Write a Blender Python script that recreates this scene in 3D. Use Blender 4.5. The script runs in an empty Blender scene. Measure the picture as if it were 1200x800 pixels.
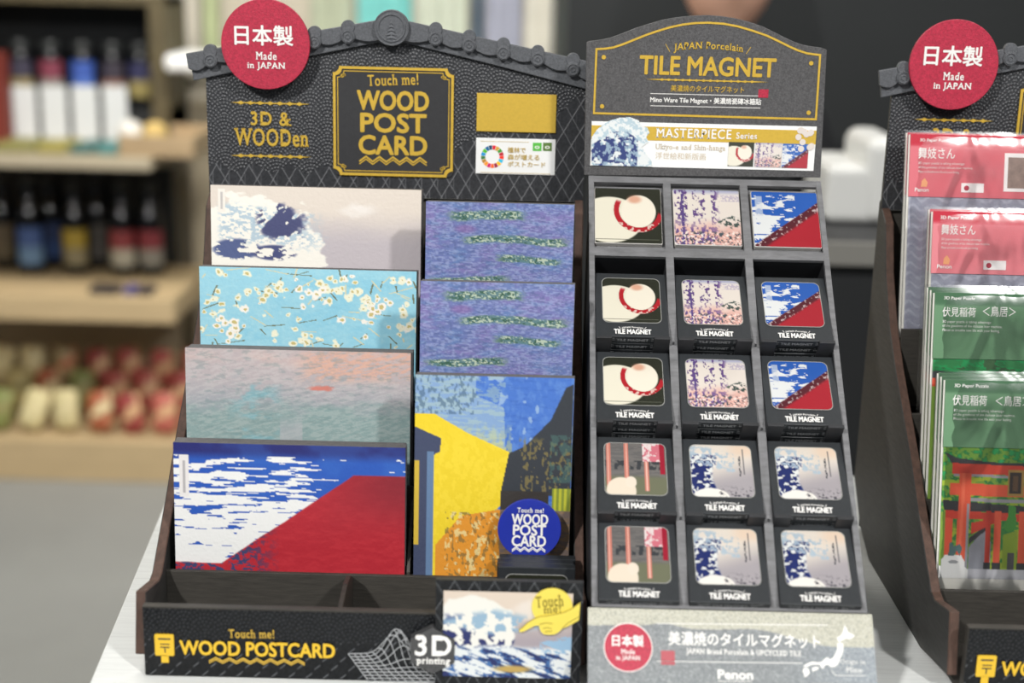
import bpy, bmesh, math, random
import numpy as np
from mathutils import Vector, Matrix
random.seed(7)
SC = bpy.context.scene
COL = SC.collection
PI = math.pi

# ------------------------------------------------------------------ camera geometry (1200 x 800 frame)
FPX, PITCH, ROLL, CAMZ = 1667.0, math.radians(15), math.radians(1.4), 1.3456
FWD = Vector((0, math.cos(PITCH), -math.sin(PITCH)))
UP0 = Vector((0, math.sin(PITCH), math.cos(PITCH)))
RT0 = Vector((1, 0, 0))
RT = RT0 * math.cos(ROLL) + UP0 * math.sin(ROLL)
UPV = UP0 * math.cos(ROLL) - RT0 * math.sin(ROLL)
EYE = Vector((0, 0, CAMZ))

def ray(u, v): return FWD + RT * ((u - 600) / FPX) - UPV * ((v - 400) / FPX)
def onY(u, v, Y):
    q = ray(u, v); return EYE + q * (Y / q.y)
def onZ(u, v, z):
    q = ray(u, v); return EYE + q * ((z - CAMZ) / q.z)
def wz(z): return z + CAMZ          # heights below were measured from the eye

class Panel:
    """a flat face: origin, right and up axes; px() gives panel coordinates of the point seen at a pixel"""
    def __init__(s, o, ax=(1, 0, 0), ay=(0, 0, 1)):
        s.o = Vector(o); s.ax = Vector(ax).normalized(); s.ay = Vector(ay).normalized(); s.n = s.ax.cross(s.ay)
    def px(s, u, v, d=0.0):
        q = ray(u, v); t = (s.o + s.n * d - EYE).dot(s.n) / q.dot(s.n)
        p = EYE + q * t - s.o
        return (p.dot(s.ax), p.dot(s.ay))
    def pts(s, L, d=0.0): return [s.px(u, v, d) for u, v in L]
    def w(s, a, b, d=0.0): return s.o + s.ax * a + s.ay * b + s.n * d
    def lift(s, d): return Panel(s.o + s.n * d, s.ax, s.ay)

# ------------------------------------------------------------------ materials
def lin(c):
    def f(x):
        x /= 255.0
        return x / 12.92 if x <= 0.04045 else ((x + 0.055) / 1.055) ** 2.4
    return tuple(f(x) for x in c[:3]) + (1.0,)
MATS = {}
def mat(name, rgb, rough=0.6, var=0.0, scale=40.0, stretch=(1, 1, 1), bump=0.0, bscale=None, metal=0.0, spec=0.5, fine=0.0, sheen=None):
    if name in MATS: return MATS[name]
    m = bpy.data.materials.new(name); m.use_nodes = True; nt = m.node_tree; N = nt.nodes; L = nt.links
    b = N['Principled BSDF']; b.inputs['Base Color'].default_value = lin(rgb)
    b.inputs['Roughness'].default_value = rough; b.inputs['Metallic'].default_value = metal
    b.inputs['Specular IOR Level'].default_value = spec
    if var or bump:
        tc = N.new('ShaderNodeTexCoord'); mp = N.new('ShaderNodeMapping'); mp.inputs['Scale'].default_value = stretch
        L.new(tc.outputs['Object'], mp.inputs['Vector'])
        nz = N.new('ShaderNodeTexNoise'); nz.inputs['Scale'].default_value = scale; nz.inputs['Detail'].default_value = 6
        nz.inputs['Roughness'].default_value = 0.65
        L.new(mp.outputs['Vector'], nz.inputs['Vector'])
        if var:
            cr = N.new('ShaderNodeValToRGB')
            c = lin(rgb)
            cr.color_ramp.elements[0].position = 0.3; cr.color_ramp.elements[1].position = 0.7
            cr.color_ramp.elements[0].color = tuple(max(0, x * (1 - var)) for x in c[:3]) + (1,)
            cr.color_ramp.elements[1].color = tuple(min(1, x * (1 + var)) for x in c[:3]) + (1,)
            L.new(nz.outputs['Fac'], cr.inputs['Fac']); L.new(cr.outputs['Color'], b.inputs['Base Color'])
        if bump:
            n2 = N.new('ShaderNodeTexNoise'); n2.inputs['Scale'].default_value = bscale or scale; n2.inputs['Detail'].default_value = 4
            L.new(mp.outputs['Vector'], n2.inputs['Vector'])
            bp = N.new('ShaderNodeBump'); bp.inputs['Strength'].default_value = bump; bp.inputs['Distance'].default_value = 0.0006
            L.new(n2.outputs['Fac'], bp.inputs['Height']); L.new(bp.outputs['Normal'], b.inputs['Normal'])
    MATS[name] = m
    return m
def paintmat(name, rough=0.5, bump=0.0, bscale=600, spec=0.4, stretch=(1, 1, 1), coat=0.0):
    """material whose colour is the printed picture stored on the mesh"""
    if name in MATS: return MATS[name]
    m = bpy.data.materials.new(name); m.use_nodes = True; nt = m.node_tree; N = nt.nodes; L = nt.links
    b = N['Principled BSDF']; b.inputs['Roughness'].default_value = rough; b.inputs['Specular IOR Level'].default_value = spec
    b.inputs['Coat Weight'].default_value = coat; b.inputs['Coat Roughness'].default_value = 0.08
    a = N.new('ShaderNodeVertexColor'); a.layer_name = 'Print'
    L.new(a.outputs['Color'], b.inputs['Base Color'])
    if bump:
        tc = N.new('ShaderNodeTexCoord'); mp = N.new('ShaderNodeMapping'); mp.inputs['Scale'].default_value = stretch
        L.new(tc.outputs['Object'], mp.inputs['Vector'])
        n2 = N.new('ShaderNodeTexNoise'); n2.inputs['Scale'].default_value = bscale; n2.inputs['Detail'].default_value = 4
        L.new(mp.outputs['Vector'], n2.inputs['Vector'])
        bp = N.new('ShaderNodeBump'); bp.inputs['Strength'].default_value = bump; bp.inputs['Distance'].default_value = 0.0008
        L.new(n2.outputs['Fac'], bp.inputs['Height']); L.new(bp.outputs['Normal'], b.inputs['Normal'])
    MATS[name] = m
    return m
def filmmat(name):
    if name in MATS: return MATS[name]
    m = bpy.data.materials.new(name); m.use_nodes = True; nt = m.node_tree; N = nt.nodes; L = nt.links
    N.remove(N['Principled BSDF'])
    tr = N.new('ShaderNodeBsdfTransparent'); tr.inputs[0].default_value = (0.97, 0.97, 0.97, 1)
    gl = N.new('ShaderNodeBsdfGlossy'); gl.inputs['Roughness'].default_value = 0.2
    fr = N.new('ShaderNodeFresnel'); fr.inputs['IOR'].default_value = 1.5
    mul = N.new('ShaderNodeMath'); mul.operation = 'MULTIPLY_ADD'; mul.inputs[1].default_value = 1.4; mul.inputs[2].default_value = 0.03
    mx = N.new('ShaderNodeMixShader')
    tc = N.new('ShaderNodeTexCoord'); mp = N.new('ShaderNodeMapping'); mp.inputs['Scale'].default_value = (1, 1, 0.5)
    mp.inputs['Rotation'].default_value = (0, 0.5, 0)
    nz = N.new('ShaderNodeTexNoise'); nz.inputs['Scale'].default_value = 24; nz.inputs['Detail'].default_value = 1; nz.inputs['Distortion'].default_value = 1.5
    bp = N.new('ShaderNodeBump'); bp.inputs['Strength'].default_value = 0.3; bp.inputs['Distance'].default_value = 0.006
    L.new(tc.outputs['Object'], mp.inputs['Vector']); L.new(mp.outputs['Vector'], nz.inputs['Vector'])
    L.new(nz.outputs['Fac'], bp.inputs['Height'])
    for x in (gl, fr): L.new(bp.outputs['Normal'], x.inputs['Normal'])
    L.new(fr.outputs[0], mul.inputs[0]); L.new(mul.outputs[0], mx.inputs['Fac'])
    L.new(tr.outputs[0], mx.inputs[1]); L.new(gl.outputs[0], mx.inputs[2])
    L.new(mx.outputs[0], N['Material Output'].inputs['Surface'])
    MATS[name] = m
    return m

# ------------------------------------------------------------------ mesh builder
class MB:
    def __init__(s): s.v = []; s.f = []; s.smooth = False
    def add(s, vs, fs):
        k = len(s.v); s.v += [tuple(p) for p in vs]; s.f += [tuple(i + k for i in f) for f in fs]; return s
    def prism(s, P, poly, d0, d1):
        """polygon in panel coordinates, thick from d0 to d1 along the panel's normal"""
        n = len(poly)
        ar = sum(poly[i][0] * poly[(i + 1) % n][1] - poly[(i + 1) % n][0] * poly[i][1] for i in range(n))
        if ar < 0: poly = poly[::-1]
        vs = [P.w(a, b, d1) for a, b in poly] + [P.w(a, b, d0) for a, b in poly]
        fs = [tuple(range(n)), tuple(range(2 * n - 1, n - 1, -1))] + [(i, i + n, (i + 1) % n + n, (i + 1) % n) for i in range(n)]
        return s.add(vs, fs)
    def ring(s, P, outer, inner, d0, d1):
        n = len(outer)
        vs = [P.w(a, b, d1) for a, b in outer] + [P.w(a, b, d1) for a, b in inner] + [P.w(a, b, d0) for a, b in outer] + [P.w(a, b, d0) for a, b in inner]
        fs = []
        for i in range(n):
            j = (i + 1) % n
            fs += [(i, j, n + j, n + i), (2 * n + i, i + 0, j, 2 * n + j)[::-1] if False else (i, 2 * n + i, 2 * n + j, j), (n + i, n + j, 3 * n + j, 3 * n + i), (2 * n + j, 2 * n + i, 3 * n + i, 3 * n + j)]
        return s.add(vs, fs)
    def ribbon(s, P, pts, w, d0, d1, closed=False):
        n = len(pts); L = []; R = []
        for i in range(n):
            p = Vector(pts[i])
            a = Vector(pts[i - 1]) if (i > 0 or closed) else None
            c = Vector(pts[(i + 1) % n]) if (i < n - 1 or closed) else None
            t1 = (p - a).normalized() if a is not None else None
            t2 = (c - p).normalized() if c is not None else None
            if t1 is None: t1 = t2
            if t2 is None: t2 = t1
            n1 = Vector((-t1.y, t1.x)); n2 = Vector((-t2.y, t2.x)); m = n1 + n2
            if m.length < 1e-6: m = n1.copy()
            m.normalize(); k = min(2.0, 1 / max(0.3, m.dot(n1)))
            L.append(p + m * (w / 2 * k)); R.append(p - m * (w / 2 * k))
        m_ = n if closed else n - 1
        vs = []
        for d in (d1, d0):
            vs += [P.w(q.x, q.y, d) for q in L] + [P.w(q.x, q.y, d) for q in R]
        fs = []
        for i in range(m_):
            j = (i + 1) % n
            fs += [(n + i, n + j, j, i), (2 * n + i, 2 * n + j, 3 * n + j, 3 * n + i), (i, j, 2 * n + j, 2 * n + i), (n + j, n + i, 3 * n + i, 3 * n + j)]
        if not closed:
            fs += [(0, 2 * n, 3 * n, n), (n - 1, 2 * n - 1, 4 * n - 1, 3 * n - 1)]
        return s.add(vs, fs)
    def disc(s, P, a, b, r, d0, d1, n=48): return s.prism(P, circ(a, b, r, n), d0, d1)
    def box(s, x0, y0, z0, x1, y1, z1):
        vs = [(x, y, z) for z in (z0, z1) for y in (y0, y1) for x in (x0, x1)]
        return s.add(vs, [(0, 2, 3, 1), (4, 5, 7, 6), (0, 1, 5, 4), (2, 6, 7, 3), (0, 4, 6, 2), (1, 3, 7, 5)])
    def yz(s, poly, x0, x1):
        """a board with a side outline in (y, z), thick along x"""
        n = len(poly)
        vs = [(x0, y, z) for y, z in poly] + [(x1, y, z) for y, z in poly]
        fs = [tuple(range(n)), tuple(range(2 * n - 1, n - 1, -1))] + [(i, i + n, (i + 1) % n + n, (i + 1) % n) for i in range(n)]
        return s.add(vs, fs)
    def lathe(s, c, prof, n=28):
        vs = []; fs = []
        for (r, z) in prof:
            for i in range(n):
                t = 2 * PI * i / n; vs.append((c[0] + r * math.cos(t), c[1] + r * math.sin(t), c[2] + z))
        for k in range(len(prof) - 1):
            for i in range(n):
                j = (i + 1) % n; fs.append((k * n + i, k * n + j, (k + 1) * n + j, (k + 1) * n + i))
        fs.append(tuple(range(n))[::-1]); fs.append(tuple((len(prof) - 1) * n + i for i in range(n)))
        s.smooth = True
        return s.add(vs, fs)
    def build(s, name, m, parent=None, org=(0, 0, 0), bevel=0.0, fix=True, seg=2):
        o3 = Vector(org)
        me = bpy.data.meshes.new(name)
        me.from_pydata([tuple(Vector(p) - o3) for p in s.v], [], s.f); me.update()
        if fix:
            bm = bmesh.new(); bm.from_mesh(me); bmesh.ops.recalc_face_normals(bm, faces=bm.faces); bm.to_mesh(me); bm.free()
        me.materials.append(m)
        o = bpy.data.objects.new(name, me); COL.objects.link(o)
        if parent is not None: o.parent = parent
        else: o.location = o3
        if s.smooth:
            for p in me.polygons: p.use_smooth = True
            me.set_sharp_from_angle(angle=math.radians(40))
        if bevel:
            md = o.modifiers.new('edge', 'BEVEL'); md.width = bevel; md.segments = seg; md.limit_method = 'ANGLE'; md.angle_limit = math.radians(40)
        return o
def circ(a, b, r, n=48, ry=None):
    return [(a + r * math.cos(2 * PI * i / n), b + (ry or r) * math.sin(2 * PI * i / n)) for i in range(n)]
def rrect(x0, y0, x1, y1, r, n=6):
    out = []
    for cx, cy, t in ((x1 - r, y1 - r, 0), (x0 + r, y1 - r, 90), (x0 + r, y0 + r, 180), (x1 - r, y0 + r, 270)):
        for i in range(n + 1):
            a = math.radians(t + 90 * i / n); out.append((cx + r * math.cos(a), cy + r * math.sin(a)))
    return out
def notch(x0, y0, x1, y1, r, n=6):
    """rectangle with scooped corners"""
    out = []
    for cx, cy, t in ((x1, y1, 270), (x0, y1, 360), (x0, y0, 90), (x1, y0, 180)):
        for i in range(n + 1):
            a = math.radians(t - 90 * i / n); out.append((cx + r * math.cos(a), cy + r * math.sin(a)))
    return out

# ------------------------------------------------------------------ lettering
_txt = {}
def glyphs(s, serif=False):
    k = (s, serif)
    if k in _txt: return _txt[k]
    c = bpy.data.curves.new('t', 'FONT'); c.body = s; c.size = 1; c.fill_mode = 'FRONT' if hasattr(c, 'fill_mode') else c.fill_mode
    c.resolution_u = 3
    if serif: c.space_character = 1.12
    o = bpy.data.objects.new('t', c); COL.objects.link(o); bpy.context.view_layer.update()
    me = bpy.data.meshes.new_from_object(o.evaluated_get(bpy.context.evaluated_depsgraph_get()))
    vs = [(v.co.x, v.co.y) for v in me.vertices]; fs = [tuple(p.vertices) for p in me.polygons]
    if serif:
        ec = {}
        for f in fs:
            for i in range(len(f)):
                e = tuple(sorted((f[i], f[(i + 1) % len(f)]))); ec[e] = ec.get(e, 0) + 1
        ys = [p[1] for p in vs]; H = max(ys) - min(min(ys), 0)
        xs = sorted(set(round(p[1], 2) for p in vs))
        for (i, j), c_ in ec.items():
            if c_ != 1: continue
            (x0, y0), (x1, y1) = vs[i], vs[j]
            if abs(y0 - y1) < 0.004 and 0.03 < abs(x0 - x1) < 0.16:
                a, b = min(x0, x1), max(x0, x1); g = (b - a) * 0.55
                up = any(abs(p[1] - (y0 - 0.2)) < 0.15 and a - 0.02 < p[0] < b + 0.02 and p[1] < y0 - 0.02 for p in vs)
                t = 0.055
                q0, q1 = (y0 - t, y0) if (y0 > 0.3) else (y0, y0 + t)
                n = len(vs); vs += [(a - g, q0), (b + g, q0), (b + g, q1), (a - g, q1)]; fs.append((n, n + 1, n + 2, n + 3))
    bpy.data.objects.remove(o); bpy.data.curves.remove(c); bpy.data.meshes.remove(me)
    _txt[k] = (vs, fs)
    return vs, fs
def text(mb, P, s, box, d, bold=0.0, serif=False, px=True, rot=0.0, arc=0.0):
    """fits the words into a box: two pixels corners (px) or panel coordinates (x0, ybottom, x1, ytop)"""
    if px:
        (x0, y1) = P.px(box[0], box[1], d); (x1, y0) = P.px(box[2], box[3], d)
        # straighten: the panel is seen with a slight roll
        cx = (box[0] + box[2]) / 2; cy = (box[1] + box[3]) / 2
        ca, cb = P.px(cx, cy, d); l = P.px(box[0], cy, d); r = P.px(box[2], cy, d); t = P.px(cx, box[1], d); b = P.px(cx, box[3], d)
        W = r[0] - l[0]; H = t[1] - b[1]
    else:
        x0, y0, x1, y1 = box; W = x1 - x0; H = y1 - y0; ca, cb = (x0 + x1) / 2, (y0 + y1) / 2
    vs, fs = glyphs(s, serif)
    X0 = min(p[0] for p in vs); X1 = max(p[0] for p in vs); Y0 = min(p[1] for p in vs); Y1 = max(p[1] for p in vs)
    cr, sr = math.cos(rot), math.sin(rot)
    offs = [(0, 0)]
    if bold: offs = [(0, 0), (bold, 0), (-bold, 0), (0, bold), (0, -bold), (bold * .7, bold * .7), (-bold * .7, -bold * .7), (bold * .7, -bold * .7), (-bold * .7, bold * .7)]
    kx = (W - 2 * bold * H * 0) / max(1e-6, X1 - X0); ky = H / max(1e-6, Y1 - Y0)
    for i, (ox, oy) in enumerate(offs):
        out = []
        for x, y in vs:
            a = (x - (X0 + X1) / 2) * kx + ox * H; b = (y - (Y0 + Y1) / 2) * ky + oy * H
            if arc: b -= arc * (a / (W / 2)) ** 2 * H
            out.append(P.w(ca + a * cr - b * sr, cb + a * sr + b * cr, d + i * 1.5e-5))
        mb.add(out, fs)
    return mb

# ------------------------------------------------------------------ printed pictures: numpy colour fields on a fine grid
def vnoise(x, y, seed):
    T = np.random.RandomState(seed).rand(128, 128)
    xi = np.floor(x).astype(int); yi = np.floor(y).astype(int); fx = x - xi; fy = y - yi
    fx = fx * fx * (3 - 2 * fx); fy = fy * fy * (3 - 2 * fy)
    g = lambda i, j: T[i % 128, j % 128]
    return (g(xi, yi) * (1 - fx) + g(xi + 1, yi) * fx) * (1 - fy) + (g(xi, yi + 1) * (1 - fx) + g(xi + 1, yi + 1) * fx) * fy
def fbm(x, y, seed=0, o=4):
    s = 0; a = 0.5; t = 0
    for k in range(o):
        s = s + a * vnoise(x * 2 ** k + 13.7 * k, y * 2 ** k + 7.3 * k, seed + k); t += a; a *= 0.55
    return s / t
def ss(a, b, x): 
    t = np.clip((x - a) / (b - a), 0, 1); return t * t * (3 - 2 * t)
class Art:
    def __init__(s, x, y, base):
        s.x, s.y = x, y; s.c = np.empty(x.shape + (3,)); s.c[:] = base
    def mix(s, m, rgb):
        m = np.clip(m, 0, 1)[..., None]; s.c = s.c * (1 - m) + np.array(rgb, float) * m
    def poly(s, pts, rgb, k=1.0):
        m = np.zeros(s.x.shape, bool); n = len(pts)
        for i in range(n):
            (x0, y0), (x1, y1) = pts[i], pts[(i + 1) % n]
            if y0 == y1: continue
            m ^= ((s.y < y0) != (s.y < y1)) & (s.x < (x1 - x0) * (s.y - y0) / (y1 - y0) + x0)
        s.mix(m * k, rgb)
    def rect(s, x0, y0, x1, y1, rgb, k=1.0): s.mix(((s.x >= x0) & (s.x <= x1) & (s.y >= y0) & (s.y <= y1)) * k, rgb)
    def ell(s, cx, cy, rx, ry, rgb, k=1.0, soft=0.08):
        r = np.sqrt(((s.x - cx) / rx) ** 2 + ((s.y - cy) / ry) ** 2); s.mix((1 - ss(1 - soft, 1 + soft, r)) * k, rgb)
def art_grid(P, a0, b0, a1, b1, d, step, fn, corner=0.0):
    """a picture face from (a0,b0) to (a1,b1); fn(x, y) -> sRGB with x right and y down in 0..1"""
    nx = max(2, int(round((a1 - a0) / step))) + 1; ny = max(2, int(round((b1 - b0) / step))) + 1
    X, Y = np.meshgrid(np.linspace(0, 1, nx), np.linspace(0, 1, ny))
    rgb = np.clip(fn(X, Y), 0, 255) / 255.0
    l = np.where(rgb <= 0.04045, rgb / 12.92, ((rgb + 0.055) / 1.055) ** 2.4)
    A = a0 + X * (a1 - a0); Bb = b1 - Y * (b1 - b0)
    o = np.array(P.o); co = o + A[..., None] * np.array(P.ax) + Bb[..., None] * np.array(P.ay) + d * np.array(P.n)
    idx = np.arange(nx * ny).reshape(ny, nx)
    q = np.stack([idx[:-1, :-1], idx[1:, :-1], idx[1:, 1:], idx[:-1, 1:]], -1)
    if corner:
        cx = (A[:-1, :-1] + A[1:, 1:]) / 2; cy = (Bb[:-1, :-1] + Bb[1:, 1:]) / 2
        ex = np.maximum(np.maximum(a0 + corner - cx, cx - (a1 - corner)), 0); ey = np.maximum(np.maximum(b0 + corner - cy, cy - (b1 - corner)), 0)
        q = q[(ex ** 2 + ey ** 2) <= corner ** 2]
    return co.reshape(-1, 3), q.reshape(-1, 4), l.reshape(-1, 3)
def art_obj(name, data, m, parent, org, h=None):
    co, q, l = data
    me = bpy.data.meshes.new(name)
    me.from_pydata((co - np.array(org)).tolist(), [], q.tolist()); me.update()
    at = me.color_attributes.new('Print', 'FLOAT_COLOR', 'POINT')
    at.data.foreach_set('color', np.concatenate([l, np.ones((len(l), 1))], 1).astype(np.float32).ravel())
    me.materials.append(m)
    for p in me.polygons: p.use_smooth = True
    o = bpy.data.objects.new(name, me); COL.objects.link(o)
    if parent is not None: o.parent = parent
    else: o.location = org
    return o

# ------------------------------------------------------------------ object helpers
def tag(o, label, cat, group=None):
    o['label'] = label; o['category'] = cat
    if group: o['group'] = group
    return o
def empty(name, loc):
    o = bpy.data.objects.new(name, None); COL.objects.link(o); o.location = loc; o.empty_display_size = 0.02
    return o
def struct(o): o['kind'] = 'structure'; return o
def kids(o): return [c for c in COL.objects if c.parent == o]
def copy_tree(o, parent=None):
    c = o.copy(); COL.objects.link(c)
    if parent is not None: c.parent = parent
    for ch in kids(o): copy_tree(ch, c)
    return c

# ================================================================== MATERIALS
M_black = mat('black_laminate', (60, 59, 57), 0.55, 0.35, 60, (1, 1, 8), 0.15, 300)
M_core = mat('brown_board_edge', (84, 62, 52), 0.7, 0.35, 220, (1, 1, 0.3), 0.2, 700)
M_riser = mat('dark_grained_board', (56, 53, 48), 0.65, 0.3, 90, (0.6, 1, 6), 0.25, 500)
M_head = paintmat('embossed_charcoal_board', 0.42, 0.1, 900, 0.5)
M_front = paintmat('embossed_black_board', 0.38, 0.1, 900, 0.28)
M_roof = mat('charcoal_roof_board', (88, 90, 94), 0.5, 0.3, 700, (1, 1, 1), 0.5, 900)
M_gold = mat('gold_print', (204, 168, 62), 0.45, 0.1, 300)
M_goldplate = mat('mustard_card', (205, 170, 62), 0.55, 0.06, 500, bump=0.15, bscale=900)
M_red = mat('crimson_paper', (178, 40, 66), 0.5, 0.3, 700, bump=0.5, bscale=1100)
M_white = mat('white_print', (238, 236, 232), 0.6)
M_dark = mat('dark_plate', (50, 50, 52), 0.5, 0.1, 400, bump=0.2, bscale=900)
M_label = mat('white_label', (240, 240, 238), 0.55)
M_rack = mat('grey_wood_print', (112, 112, 114), 0.55, 0.28, 60, (1, 4, 4), 0.1, 400)
M_rackin = mat('black_rack_inside', (38, 39, 42), 0.6, 0.25, 70, (1, 1, 3))
M_rhead = mat('grey_speckled_paper', (80, 79, 80), 0.6, 0.5, 900, bump=0.4, bscale=1200)
M_pack = mat('black_card_sleeve', (44, 47, 50), 0.42, 0.12, 300, bump=0.05, bscale=600)
M_picture = paintmat('printed_picture', 0.5, 0.15, 700, 0.35)
M_relief = paintmat('relief_print', 0.5, 0.3, 420, 0.4)
M_tile = paintmat('glazed_tile_print', 0.25, 0.08, 300, 0.5, coat=0.3)
M_side = mat('grey_board_side', (120, 118, 114), 0.7, 0.12, 200)
M_cardside = mat('card_edge', (92, 90, 90), 0.7, 0.2, 300)
M_blue = mat('blue_sign', (34, 50, 158), 0.45, 0.05, 200)
M_film = filmmat('clear_film')
M_line = mat('silver_line_print', (176, 178, 180), 0.5)

# ================================================================== PICTURES (plain colour-field stand-ins for the artworks)
rs = np.random.RandomState
def pic_beige(x, y):
    y = y / 0.52
    a = Art(x, y, (222, 211, 199)); n = fbm(x * 6, y * 4, 1); n2 = fbm(x * 22, y * 16, 5); n3 = fbm(x * 50, y * 34, 9)
    a.mix(ss(.25, .8, y + .15 * (n - .5)), (190, 182, 186))
    a.mix((1 - ss(.1, .75, np.sqrt(((x - .7) / .16) ** 2 + ((y - .3) / .16) ** 2) + .6 * (n2 - .5))) * .8, (236, 230, 224))
    r = np.sqrt(((x - .20) / .33) ** 2 + ((y - .80) / .66) ** 2) + .55 * (n - .5) + .22 * (n2 - .5)
    a.mix(1 - ss(.96, 1.02, r), (240, 236, 226))
    a.mix((n3 > .5) * (1 - ss(.2, .3, np.abs(y - .55 - .3 * (x - .3)) + .12 * (n2 - .5))) * ss(.02, .06, x) * (1 - ss(.4, .58, x + .25 * (n - .5))) * .75, (160, 186, 204))
    a.mix((fbm(x * 26 + y * 9, y * 7 - x * 6, 15, 3) > .46) * (1 - ss(.7, 1.0, np.sqrt(((x - .33) / .13) ** 2 + ((y - .5) / .3) ** 2) + .5 * (n2 - .5))), (74, 78, 116))
    a.mix((n2 > .5) * (1 - ss(.75, 1.0, np.sqrt(((x - .12) / .13) ** 2 + ((y - .86) / .16) ** 2))), (84, 96, 138))
    a.mix((n2 > .5) * (1 - ss(.75, 1.0, np.sqrt(((x - .30) / .12) ** 2 + ((y - .9) / .12) ** 2))), (74, 80, 122))
    a.rect(.035, .05, .07, .36, (236, 230, 220)); a.rect(.047, .09, .057, .32, (150, 146, 150), .5)
    return a.c
def pic_blossom(x, y):
    y = y / 0.56; bl = fbm(x * 60, y * 26, 16, 2)
    a = Art(x, y, (150, 202, 218)); n = fbm(x * 8, y * 5, 2); f = fbm(x * 70, y * 30, 4)
    a.mix(ss(.35, .75, n) * .5, (126, 190, 214)); a.mix(ss(.4, .8, f) * .3, (178, 216, 222))
    r = rs(11)
    for k in range(70):
        cx, cy, t, L = r.rand(), r.rand(), r.rand() * 6.28, .02 + .05 * r.rand()
        dx, dy = math.cos(t), math.sin(t) * 1.5
        al = (x - cx) * dx + (y - cy) * dy / 1.5; pe = np.abs(-(x - cx) * dy / 1.5 + (y - cy) * dx * .68) + .004 * (f - .5)
        a.mix((np.abs(al) < L) & (pe < .0035), (112, 118, 92) if k % 2 else (206, 204, 172))
    for k in range(150):
        cx, cy = r.rand(), r.rand(); 
        if k > 40: cx = (.15, .32, .45, .55, .62, .72, .83, .95, .1)[k % 9] + .05 * r.randn(); cy = (.75, .2, .5, .3, .65, .85, .4, .3, .35)[(k * 7) % 9] + .08 * r.randn()
        rr = .008 + .017 * r.rand()
        d = np.sqrt((x - cx) ** 2 + ((y - cy) * .42) ** 2) + .022 * (bl - .5)
        a.mix(1 - ss(rr * .7, rr, d), (232, 230, 206) if k % 3 else (238, 232, 222)); a.mix((d < rr * .3), (196, 180, 120))
    return a.c
def pic_mist(x, y):
    y = y / 0.6
    a = Art(x, y, (176, 166, 168)); n = fbm(x * 5, y * 6, 3); f = fbm(x * 30, y * 60 + x * 40, 6); g = fbm(x * 14, y * 12, 8)
    a.mix(ss(.2, .75, y + .2 * (n - .5)), (156, 160, 166))
    a.mix((1 - ss(.05, .2, y - .1 * x)) * ss(.4, .9, n + .2) * .7, (202, 172, 164))
    a.mix((1 - ss(.10, .26, np.abs(y - .15 + .12 * (x - .7)))) * ss(.45, .6, x) * ss(.35, .6, f) * .9, (206, 150, 128))
    a.mix(ss(.50, .75, y + .3 * (g - .5)) * .7, (126, 156, 152))
    a.mix(ss(.45, .65, g) * ss(.15, .3, x) * (1 - ss(.35, .45, x)) * ss(.2, .5, y) * .8, (120, 168, 178))
    a.mix(ss(.45, .6, f) * .25, (206, 204, 200)); a.mix(ss(.55, .7, fbm(x * 30, y * 40, 14)) * .3, (108, 132, 132))
    a.mix((1 - ss(.5, 1, np.sqrt(((x - .6) / .07) ** 2 + ((y - .42) / .035) ** 2) + .9 * (f - .5))) * .8, (206, 112, 96))
    a.mix(ss(.75, .95, y + .1 * n) * (x > .42) * (x < .52) * .5, (178, 174, 180))
    return a.c
def pic_redblue(x, y):
    a = Art(x, y, (40, 84, 172)); n = fbm(x * 6, y * 5, 21); f = fbm(x * 11, y * 62, 23, 3); g = fbm(x * 60, y * 60, 25)
    a.mix(1 - ss(.04, .12, y), (36, 40, 104))
    a.mix(ss(.4, .7, n) * .3, (62, 112, 190))
    den = ss(.05, .75, y) * .32 + (.06 - .30 * ss(.5, .72, x) + .25 * ss(.86, .95, x))
    st = (f > (.60 - den)) & (y > .08)
    a.mix(st, (226, 226, 224))
    a.mix(ss(.72, .8, y) * (1 - ss(.1, .25, x)), (226, 224, 222))
    # lower right: a plain red field with a soft slanting edge
    e = .80 - 1.05 * (np.clip(x, .2, .78) - .2) / 1.0 + .015 * (n - .5)
    e = np.where(x > .78, .80 - 1.05 * .58, e)
    m = ss(-.004, .004, y - e)
    a.mix(m, (168, 36, 48)); a.mix(m * ss(.4, .7, fbm(x * 20, y * 50, 27)) * .35, (190, 52, 60))
    a.mix(m * ss(.55, 1.0, x) * (1 - ss(.05, .45, y - e)) * .5, (92, 30, 42))
    a.mix(m * ((x - .2) < .25) * ((g > .5)) * (1 - ss(.1, .3, x - .18)), (54, 62, 100))
    a.rect(.026, .08, .066, .36, (220, 216, 214)); a.rect(.04, .12, .05, .33, (120, 116, 120), .5)
    return a.c
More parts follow.
